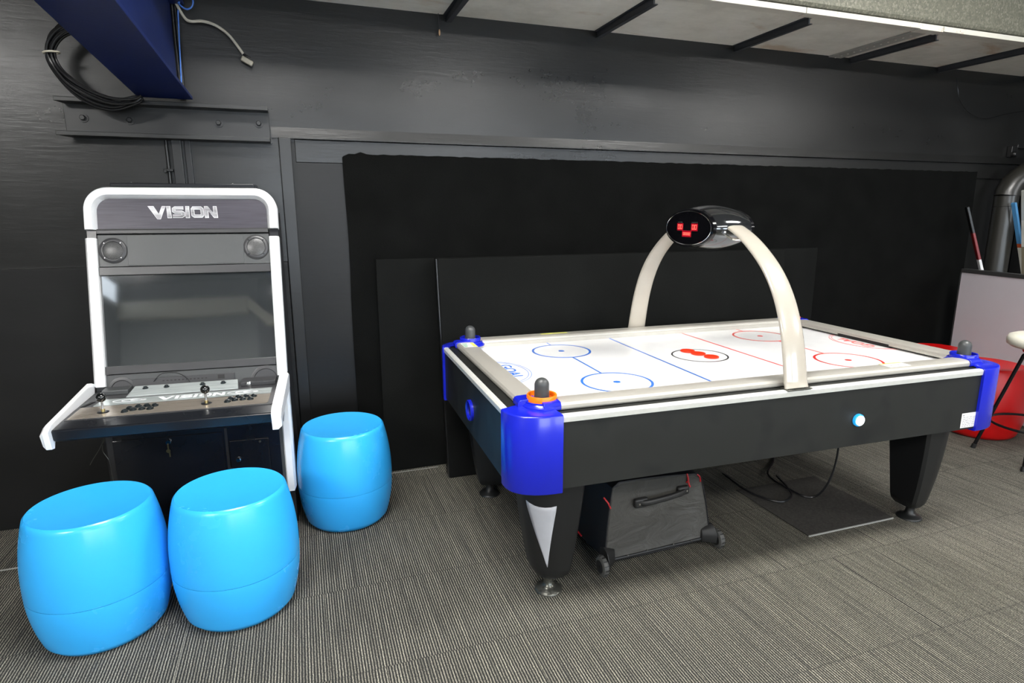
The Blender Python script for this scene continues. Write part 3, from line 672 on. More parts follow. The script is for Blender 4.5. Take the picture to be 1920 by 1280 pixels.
for i in range(12):
    a = splate(srect(0.27 + i * 0.016, 0.278 + i * 0.016, 0.793, 0.797), 0.0071, 0.0078); mb.add(a.v, a.f)
obj('connector_marks', mb, 'marquee_trim', lp, smooth=0)
mb = MB().tube(smooth_path([sp(0.235, 0.795, 0.012), sp(0.27, 0.826, 0.014), sp(0.33, 0.826, 0.014), sp(0.37, 0.800, 0.014), sp(0.385, 0.775, 0.012)]), 0.0015, 6)
obj('wire', mb, 'cable_black', lp)
# white side strips
def strip_on_screen(x0, x1, z0, z1, tip):
    # outer face chamfered; small pointed tip at the bottom
    mb = MB(); m = (x0 + x1) / 2
    out = x0 if x0 < 0.4 else x1; inn_ = x1 if x0 < 0.4 else x0
    rs = []
    for z, zz in ((z0, z0 + tip), (z1, z1)):
        rs.append([sp(out, zz, -0.03), sp(out, zz, 0.008), sp(out + (inn_ - out) * 0.22, z, 0.020), sp(inn_ - (inn_ - out) * 0.12, z, 0.020), sp(inn_, z, 0.012), sp(inn_, z, -0.03)])
    return mb.rings(rs)
obj('side_strip', strip_on_screen(0.0, 0.044, 0.785, 1.428, 0.004), 'white_gloss', cab, smooth=30)
obj('side_strip', strip_on_screen(0.757, 0.801, 0.785, 1.428, 0.014), 'white_gloss', cab, smooth=30)
for x0, x1 in ((0.004, 0.040), (0.761, 0.797)):
    obj('bracket', MB().rings([[sp(x0, z, -0.03), sp(x0, z, -0.004), sp(x1, z, -0.004), sp(x1, z, -0.03)] for z in (1.425, 1.467)]), 'cab_black', cab, smooth=0)
    obj('bracket', MB().rings([[sp(x0, z, -0.03), sp(x0, z, -0.004), sp(x1, z, -0.004), sp(x1, z, -0.03)] for z in (0.69, 0.80)]), 'cab_black', cab, smooth=0)
obj('lower_side_strip', MB().rings([[(x, y, z) for x, y, z in ((0.801, 0.06, z + 0.02 * (z < .5)), (0.801, 0.012, z + 0.02 * (z < .5)), (0.791, 0.0, z), (0.763, 0.0, z), (0.757, 0.008, z), (0.757, 0.06, z))] for z in (0.19, 0.715)]), 'white_gloss', cab, smooth=30)
obj('lower_side_strip', MB().rings([[(x, y, z) for x, y, z in ((-0.001, 0.06, z), (-0.001, 0.012, z), (0.010, 0.0, z), (0.037, 0.0, z), (0.043, 0.008, z), (0.043, 0.06, z))] for z in (0.19, 0.66)]), 'cab_matt', cab, smooth=30)
obj('metal_edge', MB().box(0.741, 0.756, 0.004, 0.03, 0.10, 0.66), 'cab_grey', cab, smooth=0, bevel=0.002)
# control panel
PS = 0.044
def pz(v): return 0.744 + (v + 0.463) * PS
con = obj('control_panel', MB().prism([(-0.001, 0.60), (-0.002, pz(0)), (-0.365, pz(-0.365)), (-0.440, 0.742), (-0.447, 0.738), (-0.440, 0.700), (-0.425, 0.690), (-0.10, 0.585), (-0.05, 0.57)], 'x', 0.001, 0.774), 'cab_black', cab, smooth=0, bevel=0.0025)
def pplate(poly, o0, o1):
    return MB().rings([[(x, v, pz(v) + o0) for x, v in poly], [(x, v, pz(v) + o1) for x, v in poly]])
obj('deck', pplate([(0.012, -0.36), (0.760, -0.35), (0.768, -0.345), (0.768, -0.012), (0.010, -0.012)], -0.003, 0.002), 'cab_grey2', con, smooth=0)
obj('deck_plate', pplate([(0.018, -0.350), (0.742, -0.335), (0.748, -0.325), (0.748, -0.212), (0.020, -0.220)], 0.002, 0.0035), 'beige', con, smooth=0)
bd = obj('instruction_band', pplate([(0.060, -0.208), (0.745, -0.200), (0.745, -0.128), (0.075, -0.132)], 0.002, 0.0038), 'silver', con, smooth=0)
tm = letters(0, 0, 0.0006, 0.0); tm.v = [(0.285 + p[0] * 0.95, -0.194 + p[1] * 0.95, pz(-0.17) + 0.0042 + p[2]) for p in tm.v]
obj('band_lettering', tm, 'white_print', bd, smooth=0)
for x in (0.175, 0.62):
    mb = MB()
    for k in range(3):
        rx, ry = 0.055 - k * 0.013, 0.020 - k * 0.005
        stroke(mb, [(x + 0.02 * k + rx * cos(2 * pi * i / 28), -0.168 + ry * sin(2 * pi * i / 28)) for i in range(28)], 0.004, pz(-0.17) + 0.0042, pz(-0.17) + 0.0048, True)
    obj('wing_emblem', mb, 'white_print', bd, smooth=0)
obj('button_strip', MB().hexa([(0.150, -0.118, pz(-0.118)), (0.600, -0.108, pz(-0.108)), (0.590, -0.022, pz(-0.022)), (0.160, -0.022, pz(-0.022))], [(0.154, -0.114, pz(-0.118) + 0.006), (0.596, -0.104, pz(-0.108) + 0.006), (0.586, -0.024, pz(-0.022) + 0.022), (0.164, -0.024, pz(-0.022) + 0.022)]), 'silver', con, smooth=0, bevel=0.002)
for x in (0.212, 0.296, 0.443, 0.529):
    mb = MB().lathe([(0.012, 0.0), (0.012, 0.003), (0.008, 0.005), (0.008, 0.009), (0.006, 0.010)], n=16); mb.v = [(x + p[0], -0.052 + p[1], pz(-0.05) + 0.016 + p[2]) for p in mb.v]
    obj('start_button', mb, 'button', con, smooth=40)
obj('rear_cover', pplate([(0.045, -0.070), (0.148, -0.070), (0.150, -0.012), (0.045, -0.012)], 0.002, 0.022), 'cab_grey', con, smooth=0, bevel=0.003)
obj('rear_cover', pplate([(0.606, -0.080), (0.755, -0.080), (0.755, -0.012), (0.606, -0.012)], 0.002, 0.022), 'cab_grey2', con, smooth=0, bevel=0.003)
obj('clip', MB().box(0.632, 0.652, -0.094, -0.074, pz(-0.08), pz(-0.08) + 0.026), 'chrome', con, bevel=0.005)
obj('card_frame', pplate([(0.014, -0.210), (0.030, -0.205), (0.050, -0.150), (0.034, -0.150)], 0.002, 0.004), 'marquee_trim', con, smooth=0)
for x, v in ((0.124, -0.292), (0.502, -0.283)):
    js = obj('joystick', MB().lathe([(0.005, 0.0), (0.005, 0.052)], (x, v, pz(v) + 0.003), n=14), 'chrome', con)
    obj('ball_top', MB().ball((x, v, pz(v) + 0.064), 0.0185, 18), 'ball_black', js, smooth=60)
    obj('dust_washer', MB().lathe([(0.021, 0.0), (0.021, 0.0012), (0.019, 0.0018)], (x, v, pz(v) + 0.0035), n=28), 'cab_black', js)
    obj('sleeve', MB().lathe([(0.007, 0), (0.007, 0.012)], (x, v, pz(v) + 0.0045), n=14), 'brass', js)
for bx, bv in ((0.205, -0.310), (0.583, -0.285)):
    for (dx, dv) in ((0, 0), (0.027, 0.014), (0.058, 0.016), (0.089, 0.012), (0.008, 0.034), (0.036, 0.050), (0.067, 0.052), (0.098, 0.047)):
        x, v = bx + dx, bv + dv
        bt_ = obj('push_button', MB().lathe([(0.0138, 0.0), (0.0138, 0.003), (0.0115, 0.0055)], (x, v, pz(v) + 0.003), n=24), 'button', con, smooth=30)
        obj('plunger', MB().lathe([(0.0098, 0.0), (0.0098, 0.006), (0.007, 0.0078)], (x, v, pz(v) + 0.006), n=24), 'button', bt_, smooth=50)
# white end caps of the control panel
for x0, x1, io in ((-0.030, 0.001, -1), (0.774, 0.811, 1)):
    prof = [(0.0, 0.800), (-0.030, 0.812), (-0.435, 0.762), (-0.472, 0.742), (-0.458, 0.672), (-0.435, 0.668), (-0.425, 0.69), (-0.02, 0.745)]
    xa, xb = (x1, x0) if io < 0 else (x0, x1)   # xa inner, xb outer
    cy, cz = -0.25, 0.745
    mid = [(cy + (y - cy) * 1.0, cz + (z - cz) * 1.0) for y, z in prof]
    small = [(cy + (y - cy) * 0.965, z - 0.013 if z > 0.73 else z + 0.012) for y, z in prof]
    rs = [[(xa, y, z) for y, z in mid], [(xa + (xb - xa) * 0.6, y, z) for y, z in mid], [(xb, y, z) for y, z in small]]
    obj('end_cap', MB().rings(rs), 'white_gloss', con, smooth=0, bevel=0.0015)
# lower front: service door, coin door, lock and key
obj('front_panel', MB().prism([(0.004, 0.07), (0.10, 0.07), (0.10, 0.585), (0.0, 0.585)], 'x', 0.012, 0.742), 'cab_black', cab, smooth=0)
sd = obj('service_door', MB().box(0.034, 0.492, -0.004, 0.004, 0.10, 0.530), 'cab_black', cab, smooth=0, bevel=0.003)
lk = obj('lock', MB().lathe([(0.012, 0.0), (0.012, -0.010), (0.010, -0.013)], (0.263, -0.004, 0.505), 'y', 20), 'chrome', sd)
obj('keys', MB().box(0.259, 0.265, -0.020, -0.018, 0.455, 0.500).lathe([(0.009, -0.020), (0.009, -0.018)], (0.261, 0, 0.465), 'y', 14).box(0.262, 0.268, -0.018, -0.016, 0.435, 0.47), 'brass', sd, smooth=30)
obj('door_frame', MB().box(0.500, 0.512, -0.003, 0.004, 0.10, 0.545), 'cab_matt', cab, smooth=0, bevel=0.001)
cd = obj('coin_door', MB().box(0.517, 0.692, -0.005, 0.004, 0.12, 0.480), 'cab_black', cab, smooth=0, bevel=0.003)
obj('lock', MB().lathe([(0.012, 0.0), (0.012, -0.008), (0.009, -0.012)], (0.551, -0.005, 0.384), 'y', 20), 'chrome', cd)
obj('screw', MB().lathe([(0.0055, 0.0), (0.005, -0.003)], (0.653, -0.005, 0.465), 'y', 10), 'foot', cd)
obj('base', MB().box(0.03, 0.77, 0.05, 0.35, 0.0, 0.07), 'cab_matt', cab, smooth=0)
mb = MB().tube(smooth_path([(0.060, -0.15, 0.60), (0.035, -0.14, 0.55), (0.0, -0.13, 0.50), (-0.015, -0.13, 0.475)]), 0.0013, 6)
mb.tube(smooth_path([(0.050, -0.03, 0.60), (0.012, -0.02, 0.545), (-0.008, 0.0, 0.49), (0.010, 0.0, 0.44), (0.016, 0.0, 0.37), (0.012, 0.0, 0.25)]), 0.0015, 6)
obj('loose_wire', mb, 'foot', cab)

# ================================================================== AIR HOCKEY TABLE
TL, TW = 2.414, 1.35
ZS, ZB, ZP, ZR = 0.8328, 0.5514, 0.8228, 0.8628
TP = Vector((0.6616, 1.8606, 0)); TA = -0.0315
tab = thing('air_hockey_table', 'air hockey table with white playfield, silver rails and royal blue corners', 'air hockey table', TP, TA)
# apron panels
g = 0.022
ap = obj('body_panel', MB().box(0.10, TL - 0.10, 0.0, g, ZB, ZS - 0.026), 'table_black', tab, smooth=0)
obj('body_panel', MB().box(0.10, TL - 0.10, TW - g, TW, ZB, ZS - 0.026), 'table_black', tab, smooth=0)
obj('body_panel', MB().box(0.0, g, 0.10, TW - 0.10, ZB, ZS - 0.026), 'table_black', tab, smooth=0)
obj('body_panel', MB().box(TL - g, TL, 0.10, TW - 0.10, ZB, ZS - 0.026), 'table_black', tab, smooth=0)
obj('top_frame', MB().box(0.11, TL - 0.11, 0.012, 0.10, ZS - 0.02, ZS - 0.002).box(0.11, TL - 0.11, TW - 0.10, TW - 0.012, ZS - 0.02, ZS - 0.002).box(0.012, 0.12, 0.10, TW - 0.10, ZS - 0.02, ZS - 0.002).box(TL - 0.12, TL - 0.012, 0.10, TW - 0.10, ZS - 0.02, ZS - 0.002), 'table_black', tab, smooth=0)
obj('underside', MB().box(0.06, TL - 0.06, 0.06, TW - 0.06, ZB + 0.012, ZB + 0.030), 'table_leg', tab, smooth=0)
obj('underside_batten', MB().box(1.50, 1.83, 0.024, 0.06, ZB - 0.012, ZB + 0.012), 'wood', tab, smooth=0)
prof = [(-0.004, ZS - 0.027), (-0.006, ZS - 0.006), (0.002, ZS), (0.018, ZS), (0.018, ZS - 0.027)]
obj('trim_strip', MB().prism(prof, 'x', 0.172, TL - 0.172), 'strip', tab, smooth=0, bevel=0.0015)
obj('trim_strip', MB().prism([(TW - y, z) for y, z in prof], 'x', 0.172, TL - 0.172), 'strip', tab, smooth=0, bevel=0.0015)
obj('trim_strip', MB().prism(prof, 'y', 0.122, TW - 0.122), 'strip', tab, smooth=0, bevel=0.0015)
obj('trim_strip', MB().prism([(TL - x, z) for x, z in prof], 'y', 0.122, TW - 0.122), 'strip', tab, smooth=0, bevel=0.0015)
# playfield and markings
pf = obj('playfield', MB().box(0.06, TL - 0.06, 0.06, TW - 0.06, ZP - 0.02, ZP), 'play', tab, smooth=0)
mk = MB(); z0, z1 = ZP + 0.0002, ZP + 0.0008
def circ(cx, cy, r, w, n=64, a0=0, a1=360, ry=None):
    ry = ry or r
    full = a1 - a0 >= 360
    pts = [(cx + r * cos(radians(a0 + (a1 - a0) * i / n)), cy + ry * sin(radians(a0 + (a1 - a0) * i / n))) for i in range(n + (0 if full else 1))]
    stroke(mk, pts, w, z0, z1, full)
def disc(cx, cy, r): mk.lathe([(r, z0), (r, z1)], (cx, cy, 0), n=24)
HC = 0.675; IN = 0.145
for ci, s in ((0, 1), (1, -1)):
    mk.cur = ci; X = lambda v: v if s > 0 else TL - v
    for dy in (-0.315, 0.315):
        circ(X(0.577), HC + dy, 0.150, 0.0115); disc(X(0.577), HC + dy, 0.016)
    for a, b in ((IN, HC - 0.465), (HC - 0.165, HC + 0.165), (HC + 0.465, TW - IN)): stroke(mk, [(X(0.577), a), (X(0.577), b)], 0.009, z0, z1)
    stroke(mk, [(X(0.965), IN), (X(0.965), TW - IN)], 0.010, z0, z1)
    if s > 0: circ(0.10, HC, 0.185, 0.003, 40, -78, 78, 0.215); circ(0.10, HC, 0.172, 0.003, 40, -78, 78, 0.200)
    else: circ(TL - 0.10, HC, 0.185, 0.003, 40, 102, 258, 0.215); circ(TL - 0.10, HC, 0.172, 0.003, 40, 102, 258, 0.200)
    g_ = text_mesh('GOAL', 0.078, 0.0003, 0.0012)
    if s > 0: M = Matrix.Translation((0.197, HC, z0 + 0.0003)) @ Matrix.Rotation(-pi / 2, 4, 'Z') @ Matrix.Diagonal((1.15, 1, 1, 1))
    else: M = Matrix.Translation((TL - 0.197, HC, z0 + 0.0003)) @ Matrix.Rotation(pi / 2, 4, 'Z') @ Matrix.Diagonal((1.15, 1, 1, 1))
    g_.xf(M); mk.add(g_.v, g_.f)
mk.cur = 2; circ(TL / 2, HC, 0.137, 0.008)
obj('rink_markings', mk, ['mk_blue', 'mk_red', 'mk_black'], pf, smooth=0)
# rails
def railprof(o, i):   # from outer edge o to inner edge i (distance from the table side)
    zb = ZS + 0.0005
    return [(o + 0.004, zb), (o, zb + 0.006), (o, ZR - 0.012), (o + 0.006, ZR - 0.003), (o + 0.016, ZR), (o + 0.05, ZR + 0.001), (i - 0.010, ZR - 0.002), (i - 0.002, ZR - 0.008), (i, ZR - 0.014), (i, ZR - 0.018), (i + 0.004, ZR - 0.020), (i + 0.004, ZP + 0.0002), (i - 0.02, ZP + 0.0002)]
RO, RI = 0.050, 0.140
obj('rail', MB().prism(railprof(RO, RI), 'x', 0.185, TL - 0.185), 'rail', tab, smooth=20)
obj('rail', MB().prism([(TW - y, z) for y, z in railprof(RO, RI)], 'x', 0.185, TL - 0.185), 'rail', tab, smooth=20)
for f in (False, True):
    A = (lambda x: x) if not f else (lambda x: TL - x)
    P = railprof(0.056, 0.152); Q = [p for p in P if p[1] > ZP + 0.019]; Q = [(0.056, ZP + 0.019)] + Q + [(0.152, ZP + 0.019)]
    r_ = obj('rail', MB().prism([(A(x), z) for x, z in Q], 'y', 0.165, TW - 0.165), 'rail', tab, smooth=20)
    for a, b in ((0.165, HC - 0.17), (HC + 0.17, TW - 0.165)):
        obj('rail_foot', MB().box(min(A(0.060), A(0.153)), max(A(0.060), A(0.153)), a, b, ZS + 0.0005, ZP + 0.019), 'rail', r_, smooth=0)
    obj('rail_foot', MB().box(min(A(0.060), A(0.0745)), max(A(0.060), A(0.0745)), HC - 0.1695, HC + 0.1695, ZS + 0.0005, ZP + 0.019), 'rail', r_, smooth=0)
    obj('goal_slot', MB().box(min(A(0.075), A(0.146)), max(A(0.075), A(0.146)), HC - 0.17, HC + 0.17, ZP + 0.0004, ZP + 0.0188), 'marquee_trim', r_, smooth=0)
# corner shells, corner caps, mallet holders
def corner(mx, my):
    X = (lambda x: x) if not mx else (lambda x: TL - x)
    Y = (lambda y: y) if not my else (lambda y: TW - y)
    rx, ry, e, n = 0.178, 0.128, 0.012, 18
    def arc(k, inset=0.0, zoff=0):
        pts = []
        for i in range(n + 1):
            a = pi / 2 * i / n
            x = rx - (rx + e - inset) * sin(a) ** 0.80 if i else rx
            y = ry - (ry + e - inset) * cos(a) ** 0.80 if i < n else ry
            pts.append((x, y))
        return pts
    def ring(ins, z, sc=1.0):
        o = arc(0, ins)
        p = [(X(x), Y(y), z) for x, y in o] + [(X(0.03), Y(ry), z), (X(0.045), Y(0.045), z), (X(rx), Y(0.03), z)]
        return p
    # order: from front edge (x=rx,y=-e) to the side edge (x=-e,y=ry)
    rs = [ring(0.014, ZB - 0.014), ring(0.003, ZB - 0.012), ring(0.0, ZB - 0.006), ring(0, ZS - 0.003), ring(0.002, ZS + 0.001), ring(0.006, ZS + 0.0025)]
    c_ = obj('corner_shell', MB().rings(rs), 'blue_gloss', tab, smooth=45)
    # top plate rising to the rail
    o = [(X(x), Y(y)) for x, y in arc(0, 0.010)]
    cx, cy = 0.145, 0.118
    inner = []
    for i in range(n + 1):
        a = pi / 2 * i / n
        inner.append((cx + 0.02 - 0.10 * sin(a) ** 0.9, cy + 0.02 - 0.085 * cos(a) ** 0.9))
    r1 = [(p[0], p[1], ZS + 0.003) for p in o] + [(X(cx + 0.02), Y(cy + 0.02), ZS + 0.003)]
    r2 = [(X(x), Y(y), ZS + 0.010) for x, y in inner] + [(X(cx + 0.02), Y(cy + 0.02), ZS + 0.010)]
    obj('corner_top', MB().rings([r1, r2]), 'blue_gloss', c_, smooth=30)
    # rail end sleeves
    sl = MB()
    P = railprof(RO - 0.006, RI - 0.01); P = [(a, b + 0.0035 if b > ZR - 0.02 else b + 0.0002) for a, b in P[:9]] + [(RI - 0.01, ZS + 0.001)]
    sl.prism([(Y(a), b) for a, b in P], 'x', *sorted((X(0.125), X(0.192))))
    sl.prism([(X(a + 0.004), b) for a, b in P], 'y', *sorted((Y(0.110), Y(0.172))))
    obj('rail_sleeve', sl, 'blue_gloss', c_, smooth=25, bevel=0.002)
    # mallet cup
    cup = MB().lathe([(0.078, ZS + 0.004), (0.077, ZS + 0.012), (0.070, ZS + 0.017), (0.0655, ZS + 0.022), (0.0655, ZS + 0.026), (0.062, ZS + 0.028), (0.060, ZS + 0.026), (0.059, ZS + 0.020)], (X(0.143), Y(0.118), 0), n=56)
    obj('mallet_holder', cup, 'blue_gloss', c_, smooth=40)
    return c_
for mx in (0, 1):
    for my in (0, 1): corner(mx, my)
# legs
def leg(mx, my, decal):
    X = (lambda x: x) if not mx else (lambda x: TL - x)
    Y = (lambda y: y) if not my else (lambda y: TW - y)
    zt, zb = ZB + 0.012, 0.075
    def sec(z, grow=0.0):
        k = (zt - z) / (zt - zb)                       # 0 top .. 1 bottom
        o = 0.090 + 0.060 * (0.45 * k + 0.55 * k ** 2.4)   # outer faces curve in
        i = 0.325 - 0.040 * k
        if k > 0.93: q = (k - 0.93) / 0.07; o += 0.014 * q * q; i -= 0.014 * q * q
        o -= grow
        R = (i - o) * 0.62; n = 14; p = []
        for j in range(n + 1):
            a = pi / 2 * j / n
            p.append((o + R - R * cos(a), o + R - R * sin(a)))          # rounded outer corner: from side face to front face
        p = [(o, i - 0.012), (o, i - 0.03)] + p + [(i - 0.03, o), (i - 0.012, o), (i, o + 0.012), (i, i - 0.012), (i - 0.012, i)]
        return p, n
    zsn = [zt - (zt - zb) * j / 22 for j in range(23)]
    rs = [[(X(x), Y(y), z) for x, y in sec(z)[0]] for z in zsn]
    l = obj('leg', MB().rings(rs), 'table_leg', tab, smooth=40)
    if decal:
        rs = []
        for j in range(19):
            u = j / 18; 
            z = 0.420 - 0.275 * u
            p, n = sec(z, 0.0016); arcp = p[2:2 + n + 1]
            # arc parameter range narrows towards the tip
            a, b = 3.0 + 6.3 * u, 12.0 - 2.5 * u
            pts = []
            for q in range(7):
                f_ = a + (b - a) * q / 6; i0 = min(n - 1, int(f_)); r_ = f_ - i0
                x = arcp[i0][0] * (1 - r_) + arcp[i0 + 1][0] * r_; y = arcp[i0][1] * (1 - r_) + arcp[i0 + 1][1] * r_
                zz = z + (0.010 * (abs(q - 3) / 3) ** 2 if j == 0 else 0)
                pts.append((X(x), Y(y), zz))
            rs.append(pts)
        m_ = MB().rings(rs, closed=False, cap0=False, cap1=False)
        d_ = obj('leg_decal', m_, 'decal_grey', l, smooth=60)
        so = d_.modifiers.new('thickness', 'SOLIDIFY'); so.thickness = 0.0006; so.offset = 0
    c = 0.215
    ft = obj('levelling_foot', MB().lathe([(0.058, 0.0), (0.058, 0.004), (0.052, 0.010), (0.034, 0.016), (0.022, 0.028), (0.019, 0.050), (0.019, 0.082)], (X(c), Y(c), 0), n=36), 'foot' if (not mx and not my) else 'foot_dark', l, smooth=50)
    return l
leg(0, 0, True); leg(1, 0, False); leg(0, 1, False); leg(1, 1, False)
# goal return ring on the left end
nr = MB(); R0, R1 = 0.048, 0.034
rs = []
for k in range(40):
    a = 2 * pi * k / 40; c_, s_ = cos(a), sin(a)
    rs.append([(x, 0.646 + r * c_ * 1.15, 0.665 + r * s_) for x, r in ((0.0, R0), (-0.010, R0), (-0.014, R0 - 0.005), (-0.010, R1), (-0.001, R1))])
rr_ = obj('puck_return_ring', MB().rings(rs, loop=True), 'blue_gloss', tab, smooth=40)
mb = MB().lathe([(0.036, -0.0010), (0.036, -0.0002)], (0, 0, 0), 'x', 32); mb.v = [(p[0], 0.646 + p[1] * 1.15, 0.665 + p[2]) for p in mb.v]
obj('puck_return_opening', mb, 'marquee_trim', rr_)
# start button and rating label on the front
sbn = obj('start_button', MB().lathe([(0.027, -0.0), (0.027, -0.009), (0.022, -0.012)], (1.534, 0, 0.668), 'y', 32), 'lamp_ring', tab, smooth=40)
obj('button_lens', MB().lathe([(0.0215, -0.010), (0.0215, -0.016), (0.015, -0.019), (0.004, -0.020)], (1.534, 0, 0.668), 'y', 32), 'lamp_white', sbn, smooth=60)
lb = obj('rating_label', MB().box(2.150, 2.252, -0.0010, -0.0001, 0.560, 0.630), 'label', tab, smooth=0)
mb = MB().lathe([(0.004, -0.0014), (0.004, -0.001)], (2.161, 0, 0.620), 'y', 10)
for r in range(6):
    x = 2.158
    while x < 2.240:
        w = random.uniform(0.006, 0.020)
        mb.box(x, min(x + w, 2.246), -0.0014, -0.001, 0.566 + r * 0.0085, 0.5685 + r * 0.0085); x += w + 0.005
obj('label_print', mb, 'ink', lb, smooth=0)
def rail_label(x0, x1, y0, y1, green):
    l = obj('rail_label', MB().box(x0, x1, y0, y1, ZR + 0.0006, ZR + 0.0016), 'label', tab, smooth=0)
    if green:
        obj('label_print', MB().box(x0 + 0.050, x1 - 0.002, y0, y1, ZR + 0.0016, ZR + 0.002), 'yellow', l, smooth=0)
        mb = MB()
        for k in range(3): mb.box(x0 + 0.004, x0 + 0.020 + 0.005 * k, y0 + 0.01 + 0.03 * k, y0 + 0.022 + 0.03 * k, ZR + 0.0016, ZR + 0.002)
        obj('label_print', mb, 'green', l, smooth=0)
    else:
        obj('label_print', MB().box(x0, x1, y1 - 0.010, y1, ZR + 0.0016, ZR + 0.002), 'yellow', l, smooth=0)
        obj('label_print', MB().box(x0 + 0.02, x0 + 0.03, y0 + 0.012, y0 + 0.02, ZR + 0.0016, ZR + 0.002).box(x0 + 0.07, x0 + 0.078, y0 + 0.02, y0 + 0.03, ZR + 0.0016, ZR + 0.002), 'ink', l, smooth=0)
rail_label(0.070, 0.140, 1.055, 1.155, True)
rail_label(1.760, 1.880, 0.066, 0.125, False)
l_ = obj('rail_label', MB().box(0.56, 0.72, TW - 0.10, TW - 0.08, ZR + 0.0006, ZR + 0.0016), 'yellow', tab, smooth=0)
# arch and score head
half = [(0.000, 0.834), (0.010, 0.860), (0.018, 0.900), (0.034, 0.975), (0.056, 1.055), (0.090, 1.140), (0.130, 1.212), (0.180, 1.278), (0.240, 1.336), (0.320, 1.396), (0.400, 1.442), (0.500, 1.482), (0.600, 1.502)]
half = [(a + 0.012, b) for a, b in half]
pts = [(a, b) for a, b in half] + [(0.675, 1.506)] + [(TW - a, b) for a, b in half[::-1]]
pp = smooth_path([(0, a, b) for a, b in pts], 4)
rs = []
for i, p in enumerate(pp):
    dv = (pp[min(i + 1, len(pp) - 1)] - pp[max(i - 1, 0)]).normalized()
    nrm = Vector((0, -dv.z, dv.y))           # outward-ish
    h = max(0.0, (p.z - 0.83) / 0.68); w = 0.057 - 0.010 * h; th = 0.016 - 0.003 * h
    ring = []
    for k in range(20):
        a = 2 * pi * k / 20; cx = math.copysign(abs(cos(a)) ** 0.8, cos(a)) * w; cn = math.copysign(abs(sin(a)) ** 0.9, sin(a)) * th
        ring.append((TL / 2 + cx, p.y + nrm.y * cn, p.z + nrm.z * cn))
    rs.append(ring)
arch = obj('arch', MB().rings(rs), 'arch', tab, smooth=50)
for y in (0.012, TW - 0.012):
    obj('base_plate', MB().box(TL / 2 - 0.062, TL / 2 + 0.062, y - 0.022, y + 0.024, ZS - 0.002, ZS + 0.003), 'foot', arch, smooth=0, bevel=0.002)
HZ, HY = 1.461, HC
def ell(x, a, b, n=56): return [(x, HY + a * cos(2 * pi * k / n), HZ + b * sin(2 * pi * k / n)) for k in range(n)]
hx = [(-0.106, 0.188, 0.080), (-0.104, 0.197, 0.088), (-0.09, 0.203, 0.093), (-0.06, 0.212, 0.101), (-0.03, 0.218, 0.106), (0, 0.220, 0.108), (0.03, 0.218, 0.106), (0.06, 0.212, 0.101), (0.09, 0.203, 0.093), (0.104, 0.197, 0.088), (0.106, 0.188, 0.080)]
head = obj('score_head', MB().rings([ell(TL / 2 + x, a, b) for x, a, b in hx]), 'head', tab, smooth=40)
for sgn in (-1, 1):
    fx = TL / 2 + sgn * 0.106
    obj('face_bezel', MB().rings([ell(fx - sgn * 0.012, 0.2010, 0.0925), ell(fx + sgn * 0.004, 0.1995, 0.0905), ell(fx + sgn * 0.008, 0.192, 0.084), ell(fx + sgn * 0.003, 0.180, 0.077)]), 'face', head, smooth=40)
    obj('chrome_ring', MB().rings([[(fx + sgn * 0.0082 + 0.0012 * cos(q), HY + (0.186 + 0.0018 * sin(q)) * cos(2 * pi * k / 64), HZ + (0.0795 + 0.0018 * sin(q)) * sin(2 * pi * k / 64)) for q in (0, pi / 2, pi, 3 * pi / 2)] for k in range(64)], loop=True), 'chrome', head, smooth=60)
    fc = obj('display', MB().rings([ell(fx + sgn * 0.003, 0.184, 0.078), ell(fx + sgn * 0.0085, 0.183, 0.077)]), 'face', head, smooth=0)
    # seen from outside, left of the display is +y for sgn=-1
    def DY(u): return HY - u * (-sgn) * -1 if False else HY + (-u if sgn < 0 else u)
    def rect(mb, u0, u1, w0, w1, d0, d1):
        ya, yb = sorted((DY(u0), DY(u1))); xa, xb = sorted((fx + sgn * (0.0085 + d0), fx + sgn * (0.0085 + d1)))
        mb.box(xa, xb, ya, yb, HZ + w0, HZ + w1)
    win = MB()
    rect(win, -0.088, -0.036, -0.013, 0.022, 0, 0.0006); rect(win, 0.030, 0.084, -0.013, 0.022, 0, 0.0006); rect(win, -0.042, 0.034, -0.042, -0.012, 0, 0.0006)
    obj('led_window', win, 'led_dim', fc, smooth=0)
    dg = MB()
    def digit(u, w, du, dw, t_=0.0028):
        sl_ = 0.10
        for (a, b, c, e) in ((0, du, dw - t_, dw), (0, du, 0, t_), (0, t_, 0, dw), (du - t_, du, 0, dw)): rect(dg, u + a, u + b, w + c, w + e, 0.0006, 0.0012)
    for u in (-0.080, -0.060, 0.039, 0.059): digit(u, -0.006, 0.016, 0.022)
    for k in range(5): digit(-0.034 + 0.0125 * k, -0.034, 0.010, 0.013, 0.0022)
    obj('led_digits', dg, 'led', fc, smooth=0)
    cp_ = MB(); rect(cp_, -0.084, -0.044, 0.0245, 0.029, 0, 0.0006); rect(cp_, 0.034, 0.082, 0.0245, 0.029, 0, 0.0006)
    obj('caption', cp_, 'part_edge', fc, smooth=0)
# chrome sockets where the arch enters the head
for sy in (-1, 1):
    cyy = HY + sy * 0.190; rs = []
    for k in range(36):
        a = 2 * pi * k / 36
        rs.append([(TL / 2 + (0.068 + q) * cos(a), cyy + sy * (0.006 * 0) + sy * (0.010 + dd) + sy * -0.050 * sin(a) * 0.55, HZ - 0.002 + (0.045 + q) * sin(a)) for q, dd in ((0, -0.002), (0.006, 0.002), (0.0, 0.006), (-0.006, 0.0))])
    so_ = obj('arch_socket', MB().rings(rs, loop=True), 'chrome', head, smooth=60)
    for ang in (-160, 90, -25):
        a = radians(ang); obj('screw', MB().ball((TL / 2 + 0.064 * cos(a), cyy + sy * 0.016 - sy * 0.0275 * sin(a), HZ + 0.043 * sin(a)), 0.0045, 8), 'white_print', so_)

